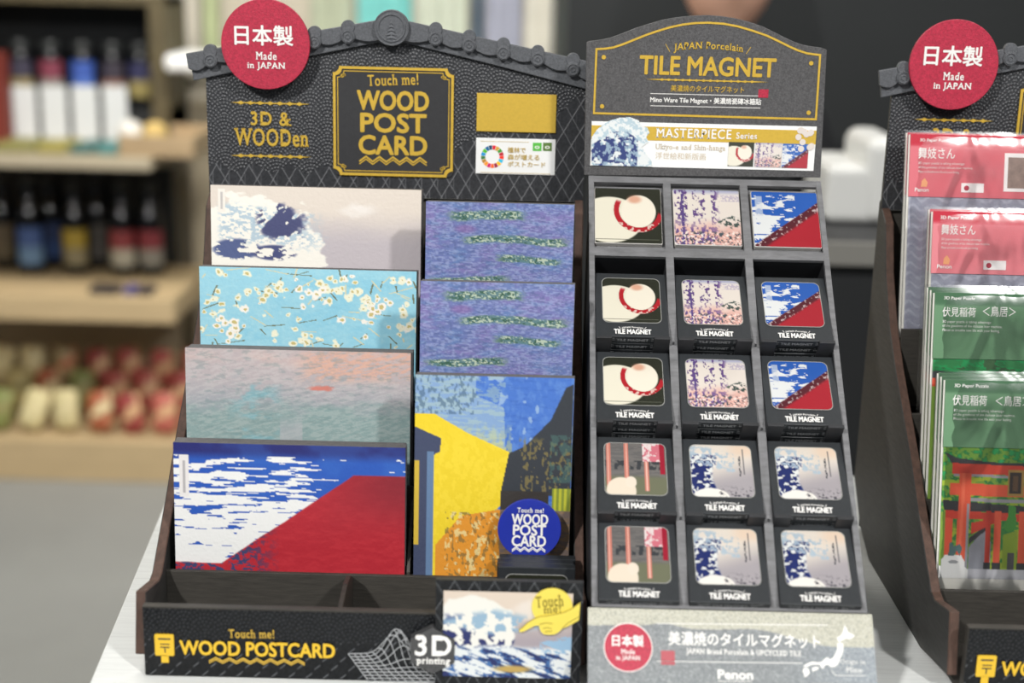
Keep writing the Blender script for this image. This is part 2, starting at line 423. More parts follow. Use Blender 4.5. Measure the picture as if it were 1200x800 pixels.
def pic_violet(x, y):
    y = y / 0.37
    n = fbm(x * 4, y * 6, 31); f = fbm(x * 40, y * 70, 33, 3); g = fbm(x * 9, y * 16, 35); k = fbm(x * 60, y * 60, 37, 2)
    a = Art(x, y, (104, 116, 168))
    a.mix(ss(.35, .75, n) * .8, (128, 112, 166)); a.mix(ss(.45, .7, g) * .6, (92, 126, 172))
    a.mix(ss(.42, .66, f) * .6, (158, 168, 204)); a.mix(ss(.5, .75, k) * .5, (78, 90, 132))
    for cy, x0, x1, h in ((.16, .12, .7, .065), (.46, .22, 1.0, .055), (.70, .45, .95, .05), (.97, 0, .6, .05), (1.2, .2, .7, .05)):
        m = (1 - ss(.6, 1.1, np.abs(y - cy - .02 * np.sin(9 * x)) / h + .8 * (g - .5))) * ss(x0, x0 + .12, x) * (1 - ss(x1 - .1, x1, x))
        a.mix(m * .75, (86, 124, 112)); a.mix(m * (k > .55), (176, 190, 170)); a.mix(m * (f > .58), (58, 92, 78))
    a.mix((1 - ss(.4, 1, np.sqrt(((x - .27) / .1) ** 2 + ((y - .33) / .07) ** 2))) * .5, (134, 92, 150))
    return a.c
def pic_yellow(x, y):
    y = y / 0.84
    n = fbm(x * 5, y * 7, 41); f = fbm(x * 40, y * 30, 43); g = fbm(x * 16, y * 90, 45); k = fbm(x * 60, y * 40, 47, 2)
    a = Art(x, y, (70, 112, 190))
    a.mix(ss(.4, .7, f) * .4, (108, 148, 206)); a.mix(ss(.55, .75, g) * .35, (48, 84, 164))
    a.mix((fbm(x * 26, y * 18, 49, 2) > .70) * .5, (190, 206, 214))
    a.poly([(.38, 0), (.38, .1), (.56, .16), (.58, .4), (0, .28), (0, 0)], (128, 158, 196)); 
    a.mix(((x < .57) & (y < .36) & (g > .52)) * .5, (170, 190, 180)); a.mix(((x < .4) & (y < .2) & (k > .6)) * .6, (70, 96, 120))
    a.poly([(0, .20), (.12, .20), (.34, .30), (.62, .40), (.58, .66), (.5, .72), (.5, 1.3), (0, 1.3)], (226, 198, 44))
    a.mix(((x < .62) & (y > .25) & (f > .5)) * .35 * ss(.2, .4, y), (240, 214, 70))
    a.poly([(.60, .40), (.70, .36), (.86, .22), (.95, .05), (1, .03), (1, .62), (.55, .62)], (52, 56, 62))
    a.mix(((y > .26) & (y < .62) & (x > .66) & (k > .6)) * ss(.3, .35, y) * .7, (136, 120, 70)); a.mix(((x > .86) & (y > .3) & (y < .55) & (f > .5)) * .6, (70, 104, 100))
    a.rect(.55, .60, .86, .70, (56, 52, 50)); a.rect(.88, .58, 1, .70, (176, 176, 54)); a.mix(((x > .88) & (y > .58) & (y < .70) & (np.sin(x * 180) > 0)) * .6, (90, 110, 50))
    a.rect(.55, .70, 1, 1.3, (132, 108, 84)); a.mix(((y > .70) & (x > .55) & (g > .5)) * .5, (92, 88, 100))
    a.poly([(.14, .90), (.30, .74), (.55, .70), (.55, 1.3), (.14, 1.3)], (214, 142, 48))
    a.mix(((x > .2) & (x < .55) & (y > .72) & (k > .64)) * .7, (120, 100, 60)); a.mix(((x > .2) & (x < .55) & (y > .72) & (f > .62)) * .8, (222, 206, 150))
    a.poly([(0, .27), (.17, .33), (.16, .40), (.12, .42), (.12, 1.3), (0, 1.3)], (62, 70, 96)); a.rect(.08, .40, .125, 1.3, (96, 122, 156)); a.rect(0, .45, .03, .9, (198, 168, 60))
    return a.c
def tile_cream(x, y):
    n = fbm(x * 5, y * 5, 51); a = Art(x, y, (44, 46, 36))
    a.ell(.22, .58, .5 , .42, (232, 226, 206), soft=.03); a.ell(.66, .42, .26, .30, (238, 230, 212), soft=.03)
    t = np.sqrt(((x - .66) / .30) ** 2 + ((y - .40) / .32) ** 2)
    a.mix((ss(.97, 1.0, t) - ss(1.24, 1.27, t)) * ss(.42, .5, y + .35 * (1 - x)), (176, 34, 44))
    a.mix((ss(.97, 1.0, t) - ss(1.24, 1.27, t)) * ss(.6, .65, y) * (fbm(x * 30, y * 30, 52, 1) > .62), (224, 190, 180))
    a.ell(.6, .2, .1, .07, (210, 140, 110), .7, .5)
    a.rect(0, .93, .96, .935, (90, 92, 80))
    return a.c
def tile_lilac(x, y):
    n = fbm(x * 7, y * 7, 61); k = fbm(x * 26, y * 20, 63); g = fbm(x * 34, y * 34, 65)
    a = Art(x, y, (226, 216, 206)); a.mix(ss(.5, .8, y + .15 * (n - .5)), (224, 176, 164)); a.mix((1 - ss(0, .1, y)) * .6, (130, 140, 190))
    col = (np.abs(np.sin((x * 3.6 + .1) * PI)) > .45) | (y > .62)
    a.mix((k > .53) * col * (1 - ss(.62, .72, x)) * (1 - ss(.45, .62, y) * .5), (98, 72, 128))
    a.mix((k > .55) * ss(.66, .74, y) * (1 - ss(.5, .7, x)), (112, 84, 140)); a.mix((g > .6) * ss(.72, .8, y), (74, 84, 92)); a.mix((g < .36) * ss(.7, .8, y), (236, 228, 220))
    a.mix((g > .5) * (1 - ss(.10, .14, np.abs(y - .58) + .5 * np.abs(x - .88))), (70, 84, 80)); a.mix((np.abs(x - .14) < .022) * (g > .35), (92, 74, 130)); a.mix(((x > .72) & (y > .08) & (y < .2) & (g > .5)) * .4, (130, 120, 170))
    return a.c
def tile_redblue(x, y):
    n = fbm(x * 6, y * 6, 71); f = fbm(x * 7, y * 24, 73)
    a = Art(x, y, (44, 92, 176)); a.mix((f > .60 - .25 * (1 - ss(.2, .5, x)) * ss(.1, .6, y)) & (x < .66) & (y > .05), (224, 226, 226))
    a.rect(.05, .08, .16, .45, (210, 212, 218), .7)
    e = .98 - .80 * x + .01 * (n - .5); m = ss(-.008, .008, y - e)
    a.mix(m, (168, 38, 50)); a.mix(m * (1 - ss(.12, .2, y - e)) * .85, (74, 36, 44))
    a.mix(m * (fbm(x * 26, y * 22, 75) > .64) * (1 - ss(.12, .2, y - e)) * .8, (214, 200, 198))
    return a.c
def tile_navy(x, y):
    n = fbm(x * 6, y * 6, 81); k = fbm(x * 18, y * 18, 83); g = fbm(x * 40, y * 40, 85)
    a = Art(x, y, (226, 216, 204)); a.mix(ss(.3, .8, y + .3 * (x - .5)), (168, 162, 166)); a.mix((1 - ss(.1, .3, y)) * ss(.5, .8, x), (232, 208, 186))
    m = 1 - ss(.37, .43, x + .12 * (n - .5) - .06 * np.cos(y * 5))
    a.mix(m * ss(.14, .2, y), (226, 228, 226)); a.mix(m * (k > .40) * ss(.16, .22, y), (38, 48, 104)); a.mix((k > .5) * (1 - ss(.15, .22, np.abs(y - .25 - .3 * (x - .35)))) * (x < .72) * .9, (172, 190, 204))
    a.ell(.3, 1.02, .3, .18, (238, 234, 226), soft=.05); a.mix((g > .6) * ss(.75, .95, y) * (x > .42), (84, 82, 90)); a.rect(.86, .06, .875, .56, (96, 94, 100), .7); a.mix(((np.abs(x - .8) < .02) & (g > .55) & (y > .2) & (y < .6)), (70, 70, 80))
    return a.c
def tile_grey(x, y):
    n = fbm(x * 5, y * 40, 91); k = fbm(x * 16, y * 10, 93)
    a = Art(x, y, (116, 112, 110)); a.mix((n > .5) * .5, (92, 92, 92)); a.mix(ss(.6, .7, y), (112, 114, 92)); a.mix((k > .52) * (np.abs(y - .43) < .09), (62, 64, 68))
    for cx in (.06, .36, .68): a.rect(cx - .035, 0 if cx < .6 else .1, cx + .035, .93, (206, 128, 112)); a.rect(cx - .008, 0 if cx < .6 else .1, cx + .008, .93, (232, 190, 176))
    a.rect(.62, 0, .9, .36, (232, 216, 214)); a.mix(((x > .62) & (x < .9) & (y < .36) & (k > .5)) * .8, (206, 92, 110)); a.rect(.9, 0, .98, .6, (160, 34, 54))
    a.ell(.26, .93, .24, .26, (232, 218, 198), soft=.04); a.ell(.42, .76, .09, .11, (234, 220, 202), soft=.05)
    return a.c

# ================================================================== ROOM
floor_m = mat('grey_floor', (146, 147, 144), 0.55, 0.06, 3)
F_ = MB().box(-5, -2.5, -0.06, 5, 7.0, 0).build('floor', floor_m); struct(F_)
struct(MB().box(-5, -2.5, 3.0, 5, 7.0, 3.1).build('ceiling', mat('white_ceiling', (205, 205, 200), 0.8)))
M_wall = mat('beige_wall', (186, 178, 160), 0.8, 0.03, 4)
x_split = onY(664, 30, 2.95).x
struct(MB().box(-5, 4.2, 0, x_split, 4.3, 3.0).build('wall_back', M_wall))
struct(MB().box(x_split, 2.95, 0, 5, 4.3, 3.0).build('wall_right', mat('black_wall', (30, 33, 34), 0.7, 0.1, 3)))

# ================================================================== TABLE
TZ = wz(-0.4256)
ta = onZ(105, 800, TZ); tb = onZ(197, 580, TZ)
td = (tb - ta).normalized()                     # left edge runs back along this
tn = Vector((-td.y, td.x, 0)) * -1              # towards the right
M_table = mat('white_grained_top', (226, 228, 226), 0.5, 0.09, 16, (1.2, 30, 1), 0.1, 60)
t_root = empty('display_table', (ta.x, ta.y, 0)); tag(t_root, 'white wood-grain table that carries all three display stands', 'table')
c0 = ta - td * 0.35; c1 = ta + td * 0.345; c2 = c1 + tn * 1.5; c3 = c0 + tn * 1.5
def slab(pts, z0, z1):
    mb = MB(); n = len(pts); mb.add([(p.x, p.y, z1) for p in pts] + [(p.x, p.y, z0) for p in pts], [tuple(range(n)), tuple(range(2 * n - 1, n - 1, -1))] + [(i, i + n, (i + 1) % n + n, (i + 1) % n) for i in range(n)]); return mb
slab([c0, c1, c2, c3], TZ - 0.03, TZ).build('table_top', M_table, t_root, t_root.location, bevel=0.001)
for c, sx, sy in ((c0, 1, 1), (c1, 1, -1), (c2, -1, -1), (c3, -1, 1)):
    q = c + tn * (0.05 * sx) + td * (0.05 * sy)
    MB().box(q.x - .025, q.y - .025, 0, q.x + .025, q.y + .025, TZ - 0.03).build('leg', M_table, t_root, t_root.location)

# ================================================================== POSTCARD DISPLAY (left stand)
XL, XR, TH = -0.2256, 0.0497, 0.0064
XIL, XIR = XL + TH, XR - TH
SO = Vector((XL, 0.79, TZ))
stand = empty('postcard_display', SO)
side_prof = [(.789, -.4150), (.845, -.4256), (.985, -.4256), (1.018, -.412), (1.048, -.383), (1.048, -.165), (1.026, -.178), (1.0126, -.213), (.9906, -.2458), (.9648, -.2711), (.9062, -.3187), (.8797, -.3441), (.836, -.3815), (.828, -.3835), (.797, -.3765)]
side_prof = [(y, wz(z)) for y, z in side_prof]
def side(x0, x1):
    o = MB().yz(side_prof, x0, x1).build('side_panel', M_black, stand, SO)
    o.data.materials.append(M_core)
    for p in o.data.polygons:
        if abs(p.normal.x) < 0.5: p.material_index = 1
    md = o.modifiers.new('edge', 'BEVEL'); md.width = 0.0006; md.segments = 1
    return o
side(XL, XIL); side(XIR, XR)
MB().box(XIL, 1.044, TZ + .003, XIR, 1.047, wz(-.172)).build('back_panel', M_riser, stand, SO)
# tiers: (front of the riser, card front, bottom of the cards)
TIER = [(.8450, .8490, -.402), (.8865, .8905, -.351), (.9355, .9395, -.307), (.9790, .9830, -.258)]
for i, (yr, yc, zb) in enumerate(TIER):
    mb = MB().box(XIL, yr, wz(zb - .045 if i else -.4250), XIR, yr + .003, wz(zb + (.0175 if i == 0 else .012)))
    yn = TIER[i + 1][0] if i < 3 else 1.044
    mb.box(XIL, yr + .003, wz(zb - .003), XIR, yn, wz(zb - .0002))
    mb.build('riser', M_riser, stand, SO, bevel=0.0004)
MB().box(XIL, .79, TZ + .001, XIR, .845, TZ + .004).build('tray_floor', M_riser, stand, SO)
MB().yz([(.786, wz(-.424)), (.845, wz(-.424)), (.845, wz(-.386)), (.832, wz(-.379)), (.815, wz(-.377)), (.786, wz(-.381))], -.1015, -.0985).build('tray_divider', M_riser, stand, SO, bevel=0.0004)
MB().yz([(.850, wz(-.42)), (1.044, wz(-.42)), (1.044, wz(-.2)), (.995, wz(-.25)), (.86, wz(-.372)), (.850, wz(-.384))], -.0645, -.0625).build('centre_divider', M_riser, stand, SO)

# --- embossed boards
def scales(a, b, R=.0125):
    """raised dots along overlapping fans of arcs"""
    h = np.zeros(a.shape); done = np.zeros(a.shape, bool)
    k0 = np.floor((b - R) / (R / 2)).astype(int)
    for dk in range(0, 4):
        k = k0 + dk; cy = k * (R / 2); off = np.where(k % 2 == 0, 0.0, R)
        cx = np.round((a - off) / (2 * R)) * 2 * R + off
        dx = a - cx; dy = b - cy; r = np.sqrt(dx * dx + dy * dy); hit = (~done) & (r <= R) & (dy >= 0)
        th = np.arctan2(dy, dx); ring = np.floor(r / (R / 5.0)); rc = (ring + .5) * (R / 5.0); step = .0024
        nd = np.maximum(1, np.round(PI * rc / step)); t = (th / PI * nd) % 1.0 - .5
        q = np.sqrt(((r - rc) / .00072) ** 2 + (t * PI * rc / nd / .00072) ** 2)
        h = np.where(hit, np.exp(-q * q * 1.1), h); done |= hit
    return h
def lattice(a, b, s=.0118):
    """leaning diamond net with small needle strokes"""
    u = (a / s + b / (s * 1.7)); v = (a / s - b / (s * 1.7))
    fu = np.abs((u % 1) - .5); fv = np.abs((v % 1) - .5)
    l = np.maximum(1 - fu / .05, 1 - fv / .05)
    w = ((u - .25) % 1 - .5); z = ((v - .25) % 1 - .5)
    nd = 1 - np.abs(w + z) / .05; nd = np.where((np.abs(w) < .22), nd, 0)
    return np.clip(np.maximum(l, nd * .8), 0, 1)
def slashes(a, b, s=.0105):
    row = np.floor(b / (s * .55)); u = (a / s + .5 * (row % 2) + .0); fx = (u % 1) - .5; fy = ((b / (s * .55)) % 1) - .5
    return np.clip(1 - np.abs(fy - fx * 1.6) / .2, 0, 1) * (np.abs(fx) < .17)
def emboss(P, a0, a1, botf, topf, step, zone, amp=.0004, base=(50, 51, 54)):
    nx = int((a1 - a0) / step); A1 = np.linspace(a0, a1, nx + 1); T = topf(A1); Bm = botf(A1)
    ny = int(np.max(T - Bm) / step); S = np.linspace(0, 1, ny + 1)[:, None]
    A = np.repeat(A1[None], ny + 1, 0); Bb = Bm[None] + (T - Bm)[None] * S
    z = zone(A, Bb)                                # 1 = dots, 0 = net, 2 = slashes
    hs = scales(A, Bb); hl = lattice(A, Bb); hz = slashes(A, Bb)
    h = np.where(z == 1, hs, np.where(z == 2, hz, hl * .7))
    co = np.array(P.o) + A[..., None] * np.array(P.ax) + Bb[..., None] * np.array(P.ay) + (h * amp + .0001)[..., None] * np.array(P.n)
    line = np.where(z == 1, 0, np.where(z == 2, hz, hl)) ** 2
    rgb = np.array(base, float)[None, None] + (line * 98)[..., None] + (np.where(z == 1, hs ** 2, 0) * 42)[..., None] + (fbm(A * 900, Bb * 900, 3, 2) - .5)[..., None] * 26  # dot tips lightened: glints of the embossing put into the colour
    rgb = rgb / 255.; l = np.where(rgb <= .04045, rgb / 12.92, ((rgb + .055) / 1.055) ** 2.4)
    idx = np.arange((nx + 1) * (ny + 1)).reshape(ny + 1, nx + 1)
    q = np.stack([idx[:-1, :-1], idx[:-1, 1:], idx[1:, 1:], idx[1:, :-1]], -1).reshape(-1, 4)
    return co.reshape(-1, 3), q, l.reshape(-1, 3)

# --- gabled header
HP = Panel((XL, 1.040, wz(-.17)))
hw = XR - XL
ap = HP.px(460, 40); lf = HP.px(244, 85); rt_b = HP.px(684, 87)
def gable(a): return np.where(a < ap[0], lf[1] + (ap[1] - lf[1]) * (a - 0) / ap[0], ap[1] + (rt_b[1] - ap[1]) * (a - ap[0]) / (hw - ap[0]))
hz_l, hz_r = HP.px(246, 226)[1], HP.px(676, 236)[1]
zl = HP.px(300, 197)[1]; zr = HP.px(600, 128)[1]
def hzone(A, Bb): return np.where(Bb > np.where(A < .14, zl, zl + (A - .14) / .13 * (HP.px(660, 118)[1] - zl)) + .003 * np.sin(A * 240), 1, 0)
poly = [(0, hz_l), (hw, hz_l)] + [(a, float(gable(np.array(a)))) for a in np.linspace(hw, 0, 9)]
head = MB().prism(HP, poly, -.0040, -.0002).build('header_panel', M_black, stand, SO)
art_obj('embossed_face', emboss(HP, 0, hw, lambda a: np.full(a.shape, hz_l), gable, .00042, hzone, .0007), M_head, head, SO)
# roof: an under board, a scalloped board of tiles and round tile ends
roof = MB()
ra0 = HP.px(230, 95); rl = HP.px(220, 64); ra1 = HP.px(460, 14); 
# mirror about the ridge
def mir(p): return (2 * ap[0] - p[0], p[1])
U = [HP.px(227, 93), HP.px(224, 80), HP.px(460, 28), ]
under = [HP.px(228, 93), HP.px(226, 78), (ap[0], HP.px(460, 36)[1])]
lowl = [HP.px(228, 93), HP.px(340, 69), (ap[0], HP.px(460, 46)[1])]
outl = [HP.px(225, 76), HP.px(228, 94), HP.px(340, 70), (ap[0], HP.px(460, 46)[1])]
outl = outl + [mir(p) for p in outl[::-1][1:]] + [(ap[0], HP.px(460, 30)[1])]
rf_o = MB().prism(HP, outl, .0002, .0035).build('roof_board', M_roof, stand, SO, bevel=.0005)
eav = [(241, 69), (287, 59), (370, 48), (410, 42)]
left_e = [HP.px(u, v) for u, v in ((249, 70), (290, 60), (330, 55), (370, 48), (409, 42))]
e_pts = left_e + [mir(p) for p in left_e[::-1]]
# scalloped lower edge between tile ends, straight upper edge
topL = HP.px(220, 62); topC = (ap[0], HP.px(460, 20)[1]); botL = HP.px(223, 81)
lowpts = [botL]
seq = [botL] + [(e[0], e[1] - .001) for e in left_e] + [(ap[0], HP.px(460, 42)[1])]
low = []
for i in range(len(seq) - 1):
    p, q = seq[i], seq[i + 1]
    for t in np.linspace(0, 1, 9)[:-1]:
        sag = .0042 * math.sin(PI * t)
        low.append((p[0] + (q[0] - p[0]) * t, p[1] + (q[1] - p[1]) * t - sag + .001))
low.append(seq[-1])
tiles_poly = [topL] + low + [mir(p) for p in low[::-1][1:]] + [mir(topL), topC]
MB().prism(HP, tiles_poly, .0035, .0068).build('roof_tiles', M_roof, stand, SO, bevel=.0006)
for i, e in enumerate(e_pts):
    mb = MB().disc(HP, e[0], e[1], .0050, .0035, .0082, 28)
    n = 28
    mb.ring(HP, circ(e[0], e[1], .0042, n), circ(e[0], e[1], .0034, n), .0080, .0089)
    mb.ring(HP, circ(e[0], e[1], .0019, n), circ(e[0], e[1], .0011, n), .0080, .0088)
    sl = -1 if e[0] < ap[0] else 1
    # the tile rib over the roof, seen as a small bump on the ridge line
    ty = topL[1] + (topC[1] - topL[1]) * ((e[0] - topL[0]) / (ap[0] - topL[0]) if e[0] < ap[0] else (2 * ap[0] - e[0] - topL[0]) / (ap[0] - topL[0]))
    mb.disc(HP, e[0], ty - .0012, .0048, .0030, .0076, 24)
    mb.build('tile_end', M_roof, stand, SO, bevel=.0003)
ec = HP.px(460, 32); er = .0126
mb = MB().disc(HP, ec[0], ec[1], er, .0035, .0095, 56)
mb.ring(HP, circ(ec[0], ec[1], er * .80, 48), circ(ec[0], ec[1], er * .70, 48), .0093, .0103)
mb.ring(HP, circ(ec[0], ec[1], er * .98, 48), circ(ec[0], ec[1], er * .92, 48), .0093, .0099)
emb = mb.build('ridge_emblem', M_roof, stand, SO, bevel=.0003)
mb = MB()
for k in range(5):
    y = ec[1] + .0055 - k * .0026; w = .0013 + k * .00085
    mb.prism(HP, [(ec[0], y), (ec[0] + w, y - .0030), (ec[0] + .0003, y - .0022), (ec[0] - .0003, y - .0022), (ec[0] - w, y - .0030)], .0094, .0103)
mb.prism(HP, [(ec[0] - .0004, ec[1] - .0075), (ec[0] + .0004, ec[1] - .0075), (ec[0] + .0004, ec[1] - .003), (ec[0] - .0004, ec[1] - .003)], .0094, .0101)
mb.build('fir_tree_relief', mat('worn_relief', (104, 106, 110), .45), emb, SO)
# red round badge
bc = HP.px(311, 52, .012); br = (HP.px(363, 52, .012)[0] - HP.px(259, 52, .012)[0]) / 2
badge = MB().disc(HP, bc[0], bc[1], br, .0090, .0120, 72).build('round_badge', M_red, stand, SO, bevel=.0004)
mb = MB(); text(mb, HP, '日本製', (275, 30, 343, 53), .0122, bold=.022); text(mb, HP, 'Made', (300, 61, 324, 70), .0122, bold=.02, serif=True); text(mb, HP, 'in JAPAN', (290, 73, 334, 82.5), .0122, bold=.02, serif=True)
mb.build('lettering', M_white, badge, SO, fix=False)
# gold writing on the header
def chain(mb, P, u0, u1, v, d, n=7, amp=2.2):
    p0 = P.px(u0, v, d); p1 = P.px(u1, v, d); y = (P.px((u0 + u1) / 2, v, d))[1]; L = p1[0] - p0[0]; s = L / (u1 - u0)
    mb.prism(P, [(p0[0], y), (p0[0] + L * .1, y - s * .7), (p1[0] - L * .1, y - s * .7), (p1[0], y), (p1[0] - L * .1, y + s * .7), (p0[0] + L * .1, y + s * .7)], d - .0002, d)
    for i in range(n):
        cx = p0[0] + L * (.13 + .74 * i / (n - 1)); w = L * .74 / (n - 1) * .42
        mb.prism(P, [(cx - w, y), (cx, y - s * amp), (cx + w, y), (cx, y + s * amp)], d - .0002, d + .0001)
mb = MB(); text(mb, HP, '3D &', (294, 131, 341, 147), .0008, bold=.022, serif=True); text(mb, HP, 'WOODen', (275, 151, 361, 171), .0008, bold=.022, serif=True)
chain(mb, HP, 270, 363, 121, .0008); chain(mb, HP, 270, 364, 183, .0008)
mb.build('gold_lettering', M_gold, head, SO, fix=False)
def zig(mb, P, u0, u1, v0, v1, d, n, w):
    a0, b1 = P.px(u0, (v0 + v1) / 2, d)[0], P.px((u0 + u1) / 2, v0, d)[1]; a1, b0 = P.px(u1, (v0 + v1) / 2, d)[0], P.px((u0 + u1) / 2, v1, d)[1]
    for k in (0, 1):
        h = (b1 - b0); pts = []
        for i in range(2 * n + 1):
            pts.append((a0 + (a1 - a0) * i / (2 * n), (b0 + .35 * h * (1 - k) + (h * .65 if i % 2 else 0))))
        mb.ribbon(P, pts, w * (1 - .35 * k), d - .0002, d)
TP = HP.lift(.0012)
x0, y1 = TP.px(390, 77); x1, y0 = TP.px(530.5, 208)
plate = MB().prism(HP, rrect(x0, y0, x1, y1, .004), .0003, .0012).build('title_plate', M_dark, stand, SO)
mb = MB(); mb.ring(TP, notch(x0, y0, x1, y1, .0046), notch(x0 + .0019, y0 + .0019, x1 - .0019, y1 - .0019, .0046), 0, .0006)
mb.ribbon(TP, notch(x0 + .0034, y0 + .0034, x1 - .0034, y1 - .0034, .0046), .0006, 0, .0004, closed=True)
for sx, cx in ((1, x0), (-1, x1)):
    for sy, cy in ((1, y0), (-1, y1)):
        for k, rr in ((0, .0013), (1, .0009)): mb.ring(TP, circ(cx + sx * (.0068 + k * .0016), cy + sy * (.0068 - k * .0006), rr, 14), circ(cx + sx * (.0068 + k * .0016), cy + sy * (.0068 - k * .0006), rr * .55, 14), 0, .0004)
mb.build('gold_border', M_gold, plate, SO)
mb = MB(); text(mb, TP, 'Touch me!', (431, 87, 490, 100), .0002, bold=.02, serif=True, rot=math.radians(3))
text(mb, TP, 'WOOD', (419, 107, 502, 129), .0002, bold=.045); text(mb, TP, 'POST', (423, 133.5, 499, 155), .0002, bold=.045); text(mb, TP, 'CARD', (421, 159.5, 500, 181), .0002, bold=.045)
zig(mb, TP, 421, 500, 184, 193, .0003, 5, .0012)
mb.build('gold_lettering', M_gold, plate, SO, fix=False)
(a0, b1), (a1, b0) = HP.px(559, 109, .002), HP.px(651, 156, .002)
MB().box(XL + a0, 1.0385, HP.o.z + b0, XL + a1, 1.0400, HP.o.z + b1).build('blank_gold_label', M_goldplate, stand, SO, bevel=.0002)
(a0, b1), (a1, b0) = HP.px(558, 161.5, .002), HP.px(650, 205.5, .002)
info = MB().box(XL + a0, 1.0388, HP.o.z + b0, XL + a1, 1.0400, HP.o.z + b1).build('info_label', M_label, stand, SO, bevel=.0002)
LP = HP.lift(.0013)
wheel = [(229, 36, 59), (221, 166, 58), (76, 159, 56), (197, 25, 45), (255, 58, 33), (38, 189, 226), (252, 195, 11), (162, 25, 66), (253, 105, 37), (221, 19, 103), (253, 157, 36), (191, 139, 46), (63, 126, 68), (10, 151, 217), (86, 192, 43), (0, 104, 157), (25, 72, 106)]
wc = LP.px(577, 183.5); wr = LP.px(590.3, 183.5)[0] - wc[0]
mbw = MB(); cols = []
for i, c in enumerate(wheel):
    t0 = PI / 2 - 2 * PI * i / 17; t1 = PI / 2 - 2 * PI * (i + .86) / 17; pp = []
    for k in range(4): t = t0 + (t1 - t0) * k / 3; pp.append((wc[0] + wr * math.cos(t), wc[1] + wr * math.sin(t)))
    for k in range(3, -1, -1): t = t0 + (t1 - t0) * k / 3; pp.append((wc[0] + wr * .63 * math.cos(t), wc[1] + wr * .63 * math.sin(t)))
    n0 = len(mbw.f); mbw.prism(LP, pp, -.0001, .0001); cols += [i] * (len(mbw.f) - n0)
wo = mbw.build('colour_wheel', mat('wheel_0', wheel[0]), info, SO)
for i, c in enumerate(wheel[1:]): wo.data.materials.append(mat('wheel_%d' % (i + 1), c))
for p, k in zip(wo.data.polygons, cols): p.material_index = k
mb = MB(); text(mb, LP, '植林で', (595, 172.5, 616, 179), .0002, bold=.02); text(mb, LP, '森が増える', (595, 181, 632, 187.5), .0002, bold=.02); text(mb, LP, 'ポストカード', (595, 189.5, 639, 195.5), .0002, bold=.02)
for v in (165, 201.5):
    p, q = LP.px(563, v), LP.px(620 if v < 170 else 645, v); mb.prism(LP, [(p[0], p[1]), (q[0], p[1]), (q[0], p[1] - .0003), (p[0], p[1] - .0003)], 0, .0001)
mb.build('gold_lettering', mat('pale_gold_print', (200, 172, 100), .5), info, SO, fix=False)
for (u0, u1, c, nm) in ((624.5, 634.5, (92, 190, 72), 'light_green_icon'), (636.5, 646.5, (92, 124, 56), 'dark_green_icon')):
    mb = MB(); p, q = LP.px(u0, 167), LP.px(u1, 177); mb.prism(LP, [(p[0], q[1]), (q[0], q[1]), (q[0], p[1]), (p[0], p[1])], 0, .0001)
    ic = mb.build(nm, mat(nm, c), info, SO)
    m2 = MB(); cx = (p[0] + q[0]) / 2; cy = (p[1] + q[1]) / 2
    # white eye / footprint marks kept as one printed piece with its icon
    m2.ring(LP, circ(cx, cy - .0004, .0018, 18, .0011), circ(cx, cy - .0004, .0009, 18, .0006), .0001, .0002)
    ic.data.materials.append(M_white)
    k = len(ic.data.vertices)
    bm = bmesh.new(); bm.from_mesh(ic.data)
    vs = [bm.verts.new(tuple(Vector(v) - SO)) for v in m2.v]
    for f in m2.f:
        fc = bm.faces.new([vs[i] for i in f]); fc.material_index = 1
    bm.to_mesh(ic.data); bm.free()

# --- front panel
FP = Panel((XIL + .0009, .782, TZ))
fw = XIR - XIL - .0014
ftop = FP.px(400, 716)[1]
fpan = MB().box(XIL + .0009, .7825, TZ + .0005, XIR - .0005, .788, TZ + ftop).build('front_panel', M_riser, stand, SO, bevel=.0005)
def fzone(A, Bb): return np.where((Bb > ftop * .55) & (A < .195 * (1 - .3 * 0)) & (Bb > ftop * (.5 + 2.2 * np.maximum(0, A - .115))), 1, 2)
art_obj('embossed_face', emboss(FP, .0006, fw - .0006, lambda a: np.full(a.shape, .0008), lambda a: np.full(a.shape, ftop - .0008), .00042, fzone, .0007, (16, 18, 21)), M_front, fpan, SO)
mb = MB()
b_ = lambda u, v: FP.px(u, v, .0006)
p, q = b_(181, 742.5), b_(204.5, 768); body = rrect(p[0], q[1], q[0], p[1], .0008, 3); mb.prism(FP, body, .0002, .0010)
p2, q2 = b_(189, 767), b_(198, 776); mb.prism(FP, [(p2[0], q2[1]), (q2[0], q2[1]), (q2[0], p2[1]), (p2[0], p2[1])], .0002, .0010)
text(mb, FP, 'WOOD POSTCARD', (211, 752.5, 392, 768.5), .0011, bold=.04)
mb.build('yellow_lettering', mat('yellow_print', (226, 184, 44), .45), fpan, SO, fix=False)
mb = MB(); text(mb, FP, 'Touch me!', (268, 737.5, 321, 747.5), .0011, bold=.015, serif=True, rot=math.radians(1)); zig(mb, FP, 245, 357, 771.5, 778, .0011, 7, .0009)
mb.build('gold_lettering', M_gold, fpan, SO, fix=False)
mb = MB()
for (u0, v0, u1, v1) in ((185.5, 747, 200, 749), (188, 753.5, 199, 754.8), (188, 757, 199, 758.5), (192.8, 757.5, 194.4, 764)):
    p, q = b_(u0, v0), b_(u1, v1); mb.prism(FP, [(p[0], q[1]), (q[0], q[1]), (q[0], p[1]), (p[0], p[1])], .0010, .0012)
mb.build('postbox_marks', M_dark, fpan, SO)
